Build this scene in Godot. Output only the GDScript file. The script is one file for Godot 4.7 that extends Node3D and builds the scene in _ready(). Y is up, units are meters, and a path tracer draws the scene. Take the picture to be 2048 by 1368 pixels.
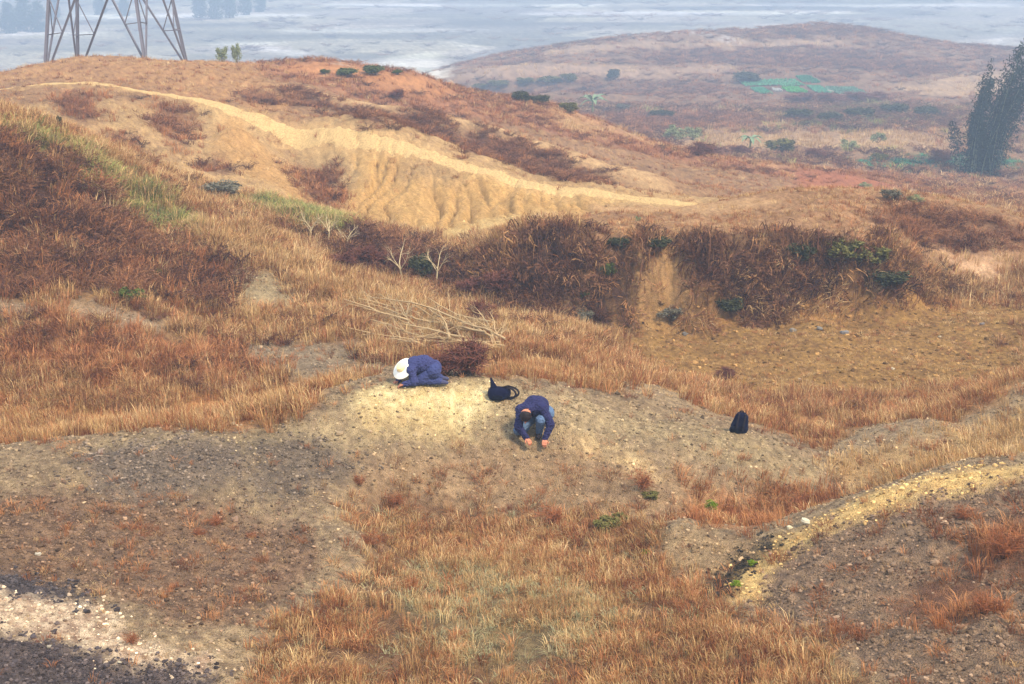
extends Node3D
# A dry, eroded hillside seen from a higher slope. World units are metres, y up, the view runs towards -z.

const EYE := Vector3(0, 11, 0)

# Surveyed points of the land (x, height, distance along -z); a thin-plate surface is laid through them.
const LAND: Array[Vector3] = [
	Vector3(-6.93, 3.249, 13.2), Vector3(-5.44, 3.131, 13.4), Vector3(-4.23, 2.897, 13.8), Vector3(-2.95, 2.662, 14.2), Vector3(-1.3, 2.427, 14.6), Vector3(0.44, 2.427, 14.6),
	Vector3(2.12, 2.662, 14.2), Vector3(3.64, 3.014, 13.6), Vector3(5.2, 3.484, 12.8), Vector3(6.55, 3.954, 12), Vector3(-5.72, 3.646, 10.6), Vector3(-3.73, 3.299, 11.1),
	Vector3(-1.07, 2.883, 11.7), Vector3(1.3, 2.952, 11.6), Vector3(3.41, 3.507, 10.8), Vector3(5.49, 4.201, 9.8), Vector3(-7.72, 3.026, 14.9), Vector3(-6.09, 2.865, 15.2),
	Vector3(-3.81, 2.651, 15.6), Vector3(-1.42, 2.33, 16.2), Vector3(1.12, 2.33, 16.2), Vector3(2.94, 2.544, 15.8), Vector3(4.55, 2.972, 15), Vector3(5.69, 3.401, 14.2),
	Vector3(7.21, 3.829, 13.4), Vector3(-8.55, 2.781, 16.7), Vector3(-6.73, 2.633, 17), Vector3(-4.87, 2.437, 17.4), Vector3(-2.92, 2.24, 17.8), Vector3(-1.59, 1.994, 18.3),
	Vector3(-0.17, 1.895, 18.5), Vector3(1.6, 1.994, 18.3), Vector3(2.53, 2.191, 17.9), Vector3(3.04, 2.388, 17.2), Vector3(3.79, 2.633, 17), Vector3(4.89, 2.978, 16.3),
	Vector3(6.18, 3.322, 15.6), Vector3(7.88, 3.716, 14.8), Vector3(-9.38, 2.596, 18.5), Vector3(-7.33, 2.506, 18.7), Vector3(-5.27, 2.369, 19), Vector3(-3.5, 2.233, 19.3),
	Vector3(-2.43, 2.178, 19.6), Vector3(-1.82, 1.652, 20.3), Vector3(-0.19, 1.642, 20.6), Vector3(1.37, 1.733, 20.4), Vector3(4.57, 2.858, 17.6), Vector3(5.76, 3.259, 17.2),
	Vector3(6.61, 3.464, 16.9), Vector3(8.51, 3.843, 16.2), Vector3(-2.53, 2.291, 19.9), Vector3(-2.1, 2.29, 19), Vector3(-1.92, 2.098, 18.9), Vector3(-2.35, 1.896, 21),
	Vector3(-1.97, 1.726, 20.7), Vector3(2.35, 2.252, 19.4), Vector3(2.91, 2.23, 19.2), Vector3(3.47, 2.274, 19), Vector3(4.16, 2.533, 18.9), Vector3(4.75, 2.747, 19),
	Vector3(5.24, 2.958, 19), Vector3(6.35, 3.242, 19.2), Vector3(7.25, 3.423, 19), Vector3(9.72, 3.768, 18.8), Vector3(2.12, 2.031, 19.3), Vector3(2.93, 2.226, 18.3),
	Vector3(3.71, 2.446, 18), Vector3(2.56, 1.634, 21.2), Vector3(3.27, 1.368, 21.6), Vector3(3.93, 1.314, 21.6), Vector3(4.79, 1.459, 21.8), Vector3(5.7, 1.558, 22.2),
	Vector3(6.99, 1.976, 22.4), Vector3(8.23, 2.248, 22.4), Vector3(11.36, 2.625, 22), Vector3(-11.27, 2.078, 22.6), Vector3(-8.59, 2.332, 22.3), Vector3(-7.03, 2.531, 22.2),
	Vector3(-5.61, 2.673, 22.2), Vector3(-4.63, 2.653, 22.3), Vector3(-3.89, 2.634, 22.4), Vector3(-3.32, 2.768, 23.2), Vector3(-2.71, 2.852, 24), Vector3(-2.11, 2.846, 24.3),
	Vector3(-1.57, 2.85, 24.4), Vector3(-0.58, 2.759, 24.5), Vector3(0.69, 2.629, 24.6), Vector3(1.61, 2.368, 24.6), Vector3(2.72, 2.155, 24.6), Vector3(4.15, 1.924, 24.3),
	Vector3(4.76, 1.777, 24.1), Vector3(5.31, 1.54, 23.6), Vector3(5.77, 1.35, 22.8), Vector3(-2.72, 2.473, 22.4), Vector3(-1.08, 2.465, 23.4), Vector3(0.31, 2.336, 23),
	Vector3(2.39, 2.06, 23), Vector3(-1.44, 2.044, 21.9), Vector3(0.63, 1.776, 21.9), Vector3(2.7, 1.729, 21.8), Vector3(4.06, 1.707, 22.5), Vector3(-2.61, 2.203, 21.3),
	Vector3(-3.67, 2.453, 20.9), Vector3(-5.64, 2.576, 20.6), Vector3(-7.17, 2.533, 20.5), Vector3(-10.33, 2.492, 20.6), Vector3(-2.82, 2.24, 20.4), Vector3(-12.51, 1.508, 25.2),
	Vector3(-9.66, 1.608, 25.2), Vector3(-7.4, 1.663, 25.6), Vector3(-5.04, 1.795, 25.8), Vector3(-3.74, 2.013, 26.2), Vector3(-2.66, 2.021, 27.2), Vector3(-1.78, 1.964, 27.6),
	Vector3(-13.26, 1.897, 27), Vector3(-10.24, 2.003, 27), Vector3(-7.4, 1.803, 27.6), Vector3(-4.45, 1.758, 28.4), Vector3(-10.77, 2.245, 28.6), Vector3(-7.32, 1.856, 29.5),
	Vector3(-3.6, 1.639, 30.2), Vector3(-13.83, 2.307, 28.4), Vector3(-14.27, 2.954, 29.6), Vector3(-11.19, 2.845, 30), Vector3(-9.2, 2.544, 30.6), Vector3(-7.6, 2.044, 30.8),
	Vector3(-5.97, 1.63, 31), Vector3(-11.76, 2.648, 31.6), Vector3(-9.07, 2.393, 32.2), Vector3(-15.9, 3.76, 33.5), Vector3(-12.48, 3.652, 34), Vector3(-12.9, 4.612, 35.5),
	Vector3(-13.43, 5.166, 37.2), Vector3(-17.2, 5.654, 37), Vector3(-18.04, 6.045, 39), Vector3(-15.25, 5.611, 38.7), Vector3(-14.02, 5.392, 39), Vector3(-12.84, 5.084, 39.5),
	Vector3(-11.58, 4.519, 39.8), Vector3(-10.24, 3.667, 39.8), Vector3(-8.87, 2.906, 39.8), Vector3(-7.7, 2.507, 39.5), Vector3(-10.49, 3.328, 35.5), Vector3(-11.06, 4.063, 37.8),
	Vector3(-9.41, 2.623, 33.6), Vector3(-7.81, 2.141, 34.5), Vector3(-7.53, 2.465, 36.4), Vector3(-9.35, 2.868, 37), Vector3(-6.02, 2.012, 35), Vector3(-5.25, 1.758, 34),
	Vector3(-5.54, 1.808, 38), Vector3(-4.35, 1.499, 37), Vector3(-2.9, 1.35, 35.5), Vector3(-1.5, 1.404, 33), Vector3(-3.85, 1.673, 32.5), Vector3(-1.92, 1.701, 30),
	Vector3(-0.77, 1.801, 28.2), Vector3(0.8, 1.748, 28.6), Vector3(-0.27, 1.63, 31), Vector3(0.93, 1.259, 33.5), Vector3(0.29, 1.701, 30), Vector3(-22.24, 4.651, 48),
	Vector3(-16.58, 4.006, 49), Vector3(-14.75, 3.862, 48), Vector3(-12.72, 3.296, 46.5), Vector3(-10.91, 2.454, 45.5), Vector3(-9.32, 1.829, 45.5), Vector3(-8.36, 1.768, 44.6),
	Vector3(-6.6, 1.885, 43.5), Vector3(-4.97, 1.75, 42.8), Vector3(-5.62, 1.506, 41.8), Vector3(-6.92, 1.727, 41.5), Vector3(-4.06, 1.082, 41), Vector3(-2.55, 0.902, 40.5),
	Vector3(-2.36, 0.499, 45.5), Vector3(-1.35, 0.709, 39.5), Vector3(-3.47, 1.076, 43), Vector3(-1.3, 0.917, 43), Vector3(-0.36, 1.615, 42), Vector3(0.3, 2.239, 40.2),
	Vector3(1.35, 2.392, 39.3), Vector3(2.47, 2.321, 39.1), Vector3(3.87, 2.257, 39), Vector3(5.27, 2.182, 39), Vector3(6.41, 2.134, 39.1), Vector3(7.58, 2.074, 39.3),
	Vector3(8.61, 2.014, 39.5), Vector3(9.65, 1.954, 39.7), Vector3(10.57, 1.791, 39.9), Vector3(11.24, 1.573, 40.2), Vector3(12.63, 0.903, 40.8), Vector3(14.12, 0.38, 41.6),
	Vector3(16.4, 0.136, 42), Vector3(21.46, -0.042, 43), Vector3(-1.04, 0.745, 38.8), Vector3(0.36, 0.411, 37.9), Vector3(1.75, 0.21, 37.9), Vector3(2.45, 0.124, 38),
	Vector3(3.14, 0.095, 38), Vector3(4.11, 0.095, 38), Vector3(5.23, 0.081, 38), Vector3(6.37, 0.125, 38.2), Vector3(7.38, 0.199, 38.4), Vector3(8.56, 0.188, 38.7),
	Vector3(9.59, 0.206, 38.9), Vector3(11.88, 0.263, 39.5), Vector3(1.72, 0.112, 37.2), Vector3(3.77, 0.04, 37.3), Vector3(6.25, 0.096, 37.4), Vector3(8.4, 0.152, 37.9),
	Vector3(10.91, 0.171, 38.5), Vector3(13.69, 0.254, 40.2), Vector3(15.88, 0.239, 40.6), Vector3(20.03, 0.278, 40), Vector3(0.31, 2.146, 40.9), Vector3(1.37, 2.333, 39.9),
	Vector3(2.5, 2.282, 39.6), Vector3(3.92, 2.217, 39.5), Vector3(5.32, 2.153, 39.4), Vector3(6.49, 2.093, 39.6), Vector3(7.67, 2.034, 39.8), Vector3(8.71, 1.974, 40),
	Vector3(9.77, 1.914, 40.2), Vector3(11.4, 1.538, 40.8), Vector3(12.81, 0.878, 41.4), Vector3(1.41, 2.191, 40.9), Vector3(4.02, 2.107, 40.6), Vector3(6.68, 1.973, 40.8),
	Vector3(8.96, 1.885, 41.2), Vector3(11.72, 1.43, 42), Vector3(1.34, 1.329, 38.5), Vector3(2.45, 1.139, 38.4), Vector3(3.84, 1.139, 38.4), Vector3(5.24, 1.067, 38.4),
	Vector3(6.38, 1.088, 38.6), Vector3(7.4, 1.036, 38.8), Vector3(8.59, 1.032, 39.1), Vector3(9.63, 0.981, 39.3), Vector3(11.69, 0.803, 40), Vector3(7.33, 1.942, 43),
	Vector3(4.27, 1.9, 43.2), Vector3(1.96, 1.758, 43.5), Vector3(10.46, 1.822, 43.2), Vector3(13.06, 1.168, 44), Vector3(7.15, 1.595, 47), Vector3(8.3, 1.901, 47),
	Vector3(9.64, 2.037, 47), Vector3(10.97, 2.037, 47), Vector3(12.15, 1.935, 47), Vector3(13.45, 1.737, 46.8), Vector3(14.56, 1.459, 46.5), Vector3(16.69, 1.059, 46),
	Vector3(22.27, 0.78, 45), Vector3(8.51, -0.084, 56), Vector3(11.5, 0.017, 56), Vector3(14.5, -0.125, 56), Vector3(17.25, -0.585, 55), Vector3(20.88, -1.066, 54),
	Vector3(3.63, 0.179, 35.8), Vector3(13.84, 0.267, 37.4), Vector3(6.01, 0.135, 34.2), Vector3(8.98, 0.197, 36.2), Vector3(12.96, 0.214, 34.8), Vector3(8.86, 0.261, 33),
	Vector3(2.77, 0.453, 33.2), Vector3(5.48, 0.367, 31), Vector3(10.38, 0.399, 32), Vector3(16.09, 0.267, 37.4), Vector3(17.63, 0.214, 34.8), Vector3(1.51, 1.052, 32.5),
	Vector3(6.15, 0.682, 28.6), Vector3(5.89, 1.127, 25.4), Vector3(4, 0.965, 28.6), Vector3(2.5, 1.827, 27.4), Vector3(3.13, 1.619, 27.6), Vector3(1.46, 1.984, 26.9),
	Vector3(4.67, 1.061, 27.4), Vector3(9.22, 0.533, 30), Vector3(11.79, 0.688, 31.5), Vector3(2.8, 1.262, 29.5), Vector3(3.96, 0.827, 30), Vector3(6.21, 1.46, 24.8),
	Vector3(6.94, 1.689, 25.2), Vector3(7.84, 1.706, 25.4), Vector3(8.58, 1.582, 25.6), Vector3(9.23, 1.681, 26.8), Vector3(10.09, 2.015, 26.9), Vector3(12.71, 2.423, 27),
	Vector3(6.54, 1.469, 23.9), Vector3(7.81, 1.787, 23.7), Vector3(8.88, 2.139, 23.4), Vector3(12.05, 2.372, 23.4), Vector3(8.52, 0.955, 27.6), Vector3(7.54, 0.898, 27.4),
	Vector3(-34.29, 1.21, 74), Vector3(-28.28, 1.85, 72), Vector3(-25, 2.54, 70), Vector3(-21.72, 3.07, 69), Vector3(-18.07, 3.07, 67), Vector3(-15.91, 2.97, 65.7),
	Vector3(-14.06, 2.81, 64.5), Vector3(-11.04, 2.45, 62.5), Vector3(-8.16, 2.13, 60.5), Vector3(-6.77, 2.125, 59.4), Vector3(-5.43, 2.048, 58.4), Vector3(-4.13, 1.877, 57.4),
	Vector3(-2.88, 1.639, 56.5), Vector3(-1.65, 1.408, 55.4), Vector3(-0.46, 1.193, 54.5), Vector3(0.5, 1.086, 53.6), Vector3(1.43, 1.007, 53), Vector3(2.91, 0.988, 52.4),
	Vector3(4.15, 1.01, 51.6), Vector3(5.54, 1.018, 50.8), Vector3(6.74, 0.955, 50.2), Vector3(-20.26, 2.86, 60), Vector3(-16.49, 2.864, 57), Vector3(-13.31, 2.237, 52),
	Vector3(-11.41, 2.43, 58.6), Vector3(-9.9, 1.963, 53.4), Vector3(-7.98, 1.579, 49.4), Vector3(-6.87, 1.32, 47.6), Vector3(-7, 0.604, 54), Vector3(-8.03, 0.756, 57.5),
	Vector3(-9.41, 1.17, 60), Vector3(-13.39, 1.748, 59), Vector3(-11.47, 1.373, 53.5), Vector3(-6.91, 1.499, 58.6), Vector3(-14.38, 2.475, 59), Vector3(-18.66, 2.93, 61),
	Vector3(-5.23, 1.324, 56), Vector3(-4.15, 0.707, 52), Vector3(-4.66, 0.669, 49.3), Vector3(-2.16, 0.653, 48.7), Vector3(-0.43, 0.782, 49.8), Vector3(-1.75, 0.931, 52.3),
	Vector3(1.31, 0.879, 48.3), Vector3(-2.43, 0.498, 47), Vector3(0.44, 0.971, 46.8), Vector3(2.92, 1.332, 46.3), Vector3(4.64, 1.356, 47), Vector3(-0.41, 0.929, 47.4),
	Vector3(-7, 1.065, 57.5), Vector3(-5.73, 0.843, 49.5), Vector3(2.78, 1.013, 50), Vector3(-27.9, 1.2, 78), Vector3(-19.98, 2.06, 74), Vector3(-15.6, 1.79, 71.5),
	Vector3(-12.19, 1.56, 69), Vector3(-9.09, 1.48, 67.5), Vector3(-6.13, 1.19, 66), Vector3(-2.85, 0.46, 65), Vector3(0.59, -0.38, 63.5), Vector3(3.85, -0.55, 61.5),
	Vector3(6.54, -0.62, 60), Vector3(-13.25, 1.58, 82), Vector3(-10.99, 1.34, 80), Vector3(-8.83, 1.09, 78), Vector3(-6.57, 0.9, 77), Vector3(-4.63, 0.68, 76),
	Vector3(-2.46, 0.44, 74.5), Vector3(-0.62, 0.25, 73), Vector3(1.9, -0.26, 71), Vector3(4.3, -0.8, 69), Vector3(6.33, -1.1, 67), Vector3(7.2, -1.32, 64),
	Vector3(-6.58, 0.87, 71), Vector3(-1.8, -0.06, 69), Vector3(1.8, -0.66, 66.8), Vector3(-3.87, 0.42, 71.5), Vector3(-9.51, 0.18, 84), Vector3(-5.06, -0.56, 83),
	Vector3(-0.68, -1.07, 80), Vector3(2.09, -1.65, 78), Vector3(4.74, -2.27, 76), Vector3(7.26, -2.71, 74), Vector3(-43.91, -0.74, 95), Vector3(-33.83, 0.51, 95),
	Vector3(-31.3, 1.12, 93.5), Vector3(-29.14, 1.91, 92), Vector3(-27.23, 2.19, 91), Vector3(-25.2, 2.21, 90.5), Vector3(-23.2, 2.14, 90), Vector3(-20.91, 2.06, 89.5),
	Vector3(-18.64, 1.96, 89), Vector3(-16.62, 1.76, 88), Vector3(-15.32, 1.7, 87.5), Vector3(-39.79, 0.07, 86), Vector3(-26.98, 1.78, 84), Vector3(-23.49, 2, 82),
	Vector3(-18.54, 1.84, 79), Vector3(-14.25, 1.63, 78), Vector3(-11.12, 1.34, 75), Vector3(-13.11, 1.62, 71.5), Vector3(-20.62, 2.18, 76.5), Vector3(-16.12, 1.12, 96),
	Vector3(-13.73, 1.18, 98), Vector3(-10.33, 0.98, 98), Vector3(-7.63, 0.48, 98), Vector3(-5.87, 0.29, 97), Vector3(-4.65, -0.03, 96), Vector3(-3.45, -0.58, 95),
	Vector3(-7, -0.06, 89.5), Vector3(-9.74, 0.43, 92), Vector3(-13.41, 1.01, 91), Vector3(-5.21, -0.25, 91), Vector3(-50.79, -2.21, 110), Vector3(-39.25, -1.91, 110),
	Vector3(-30.91, -0.48, 108), Vector3(-23.43, -0.86, 108), Vector3(-16.51, -1.29, 112), Vector3(-8.74, -2.07, 112), Vector3(-4.85, -2.84, 112), Vector3(-2.26, -1.55, 101),
	Vector3(0.57, -1.68, 102), Vector3(2.71, -2.14, 102), Vector3(4.46, -2.75, 101), Vector3(6.47, -3.44, 99), Vector3(8.88, -4.2, 98.5), Vector3(12.88, -4.93, 97),
	Vector3(16.34, -5.59, 97), Vector3(19.79, -5.93, 97), Vector3(23.25, -6.28, 97), Vector3(26.21, -6.71, 95), Vector3(28.69, -6.61, 92), Vector3(31.77, -6.48, 88),
	Vector3(39.43, -6, 80), Vector3(-0.76, -1.37, 90), Vector3(3.77, -2.18, 85), Vector3(6.71, -2.92, 84), Vector3(10.67, -3.39, 80), Vector3(12.33, -3.36, 76),
	Vector3(20.22, -5.14, 84), Vector3(16.8, -4.49, 82), Vector3(22.51, -3.38, 72), Vector3(23.17, -2.36, 64), Vector3(-0.99, -5.02, 118), Vector3(5.14, -5.97, 116),
	Vector3(11.01, -7.32, 113), Vector3(18.89, -8.55, 112), Vector3(26.39, -8.87, 110), Vector3(10.8, -13.43, 175), Vector3(16.09, -11.2, 140), Vector3(21.87, -10.63, 130),
	Vector3(29.21, -10.17, 122), Vector3(43.71, -13.03, 133), Vector3(34.29, -9.02, 104), Vector3(17.43, -14.38, 180), Vector3(36.38, -14.38, 180), Vector3(61.01, -14.72, 178),
	Vector3(31.05, -12.72, 153), Vector3(51.68, -13.32, 150), Vector3(79.85, -15.35, 178), Vector3(60.22, -12.93, 133), Vector3(37.63, -12.31, 147), Vector3(4.4, -16.65, 225),
	Vector3(16.75, -16.3, 212), Vector3(27.36, -16.29, 208), Vector3(49.19, -16.29, 208), Vector3(68.36, -15.94, 200), Vector3(89.4, -16.15, 200), Vector3(36.91, -16.82, 222),
	Vector3(66.32, -17.42, 230), Vector3(-2.21, -19.46, 265), Vector3(33.76, -18.21, 258), Vector3(48.2, -17.66, 240), Vector3(28.67, -17.82, 300), Vector3(7.64, -18.35, 290),
	Vector3(63.39, -17.71, 270), Vector3(51.04, -17.73, 310), Vector3(86.92, -18.64, 270), Vector3(79.34, -18.35, 295), Vector3(119.77, -18.64, 270), Vector3(55.66, -17.76, 236),
	Vector3(46.24, -17.82, 280), Vector3(-16.51, -24.32, 330), Vector3(-7.43, -22.33, 335), Vector3(8.88, -19.75, 338), Vector3(26.5, -17.28, 340), Vector3(44.31, -16.29, 342),
	Vector3(62.49, -15.71, 345), Vector3(74.32, -14.9, 345), Vector3(85.54, -16.06, 342), Vector3(96.4, -18.26, 338), Vector3(110.72, -19.48, 335), Vector3(134.31, -20.14, 330),
	Vector3(163.27, -22.96, 330), Vector3(-75.11, -9, 150), Vector3(-54.01, -9, 150), Vector3(-38.19, -9, 150), Vector3(-22.36, -9, 150), Vector3(-9.18, -9, 150),
	Vector3(-125.18, -27, 250), Vector3(-98.8, -27, 250), Vector3(-72.43, -27, 250), Vector3(-46.06, -27, 250), Vector3(-19.69, -27, 250), Vector3(-2.11, -27, 250),
	Vector3(-175.25, -36, 350), Vector3(-126.02, -36, 350), Vector3(-76.79, -36, 350), Vector3(-39.87, -36, 350), Vector3(-3.54, -36, 420), Vector3(25.99, -36, 420),
	Vector3(55.53, -36, 420), Vector3(85.06, -36, 420), Vector3(114.6, -36, 420), Vector3(144.14, -36, 420), Vector3(203.21, -36, 420), Vector3(-262.67, -39, 460),
	Vector3(-165.63, -39, 460), Vector3(-84.75, -39, 460), Vector3(0, -39, 460), Vector3(76.99, -39, 460), Vector3(165.63, -39, 460), Vector3(271.08, -39, 460),
	Vector3(-342.62, -39, 600), Vector3(-216.03, -39, 600), Vector3(-110.55, -39, 600), Vector3(0, -39, 600), Vector3(100.42, -39, 600), Vector3(216.03, -39, 600),
	Vector3(353.59, -39, 600), Vector3(-456.82, -39, 800), Vector3(-288.05, -39, 800), Vector3(-147.4, -39, 800), Vector3(0, -39, 800), Vector3(133.9, -39, 800),
	Vector3(288.05, -39, 800), Vector3(471.45, -39, 800), Vector3(-628.13, -39, 1100), Vector3(-396.06, -39, 1100), Vector3(-202.67, -39, 1100), Vector3(0, -39, 1100),
	Vector3(184.11, -39, 1100), Vector3(396.06, -39, 1100), Vector3(648.24, -39, 1100), Vector3(-856.54, -39, 1500), Vector3(-540.08, -39, 1500), Vector3(-276.37, -39, 1500),
	Vector3(0, -39, 1500), Vector3(251.05, -39, 1500), Vector3(540.08, -39, 1500), Vector3(883.97, -39, 1500), Vector3(-1199.16, -39, 2100), Vector3(-756.12, -39, 2100),
	Vector3(-386.92, -39, 2100), Vector3(0, -39, 2100), Vector3(351.48, -39, 2100), Vector3(756.12, -39, 2100), Vector3(1237.55, -39, 2100), Vector3(-1713.08, -39, 3000),
	Vector3(-1080.17, -39, 3000), Vector3(-552.74, -39, 3000), Vector3(0, -39, 3000), Vector3(502.11, -39, 3000), Vector3(1080.17, -39, 3000), Vector3(1767.93, -39, 3000),
]

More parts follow.
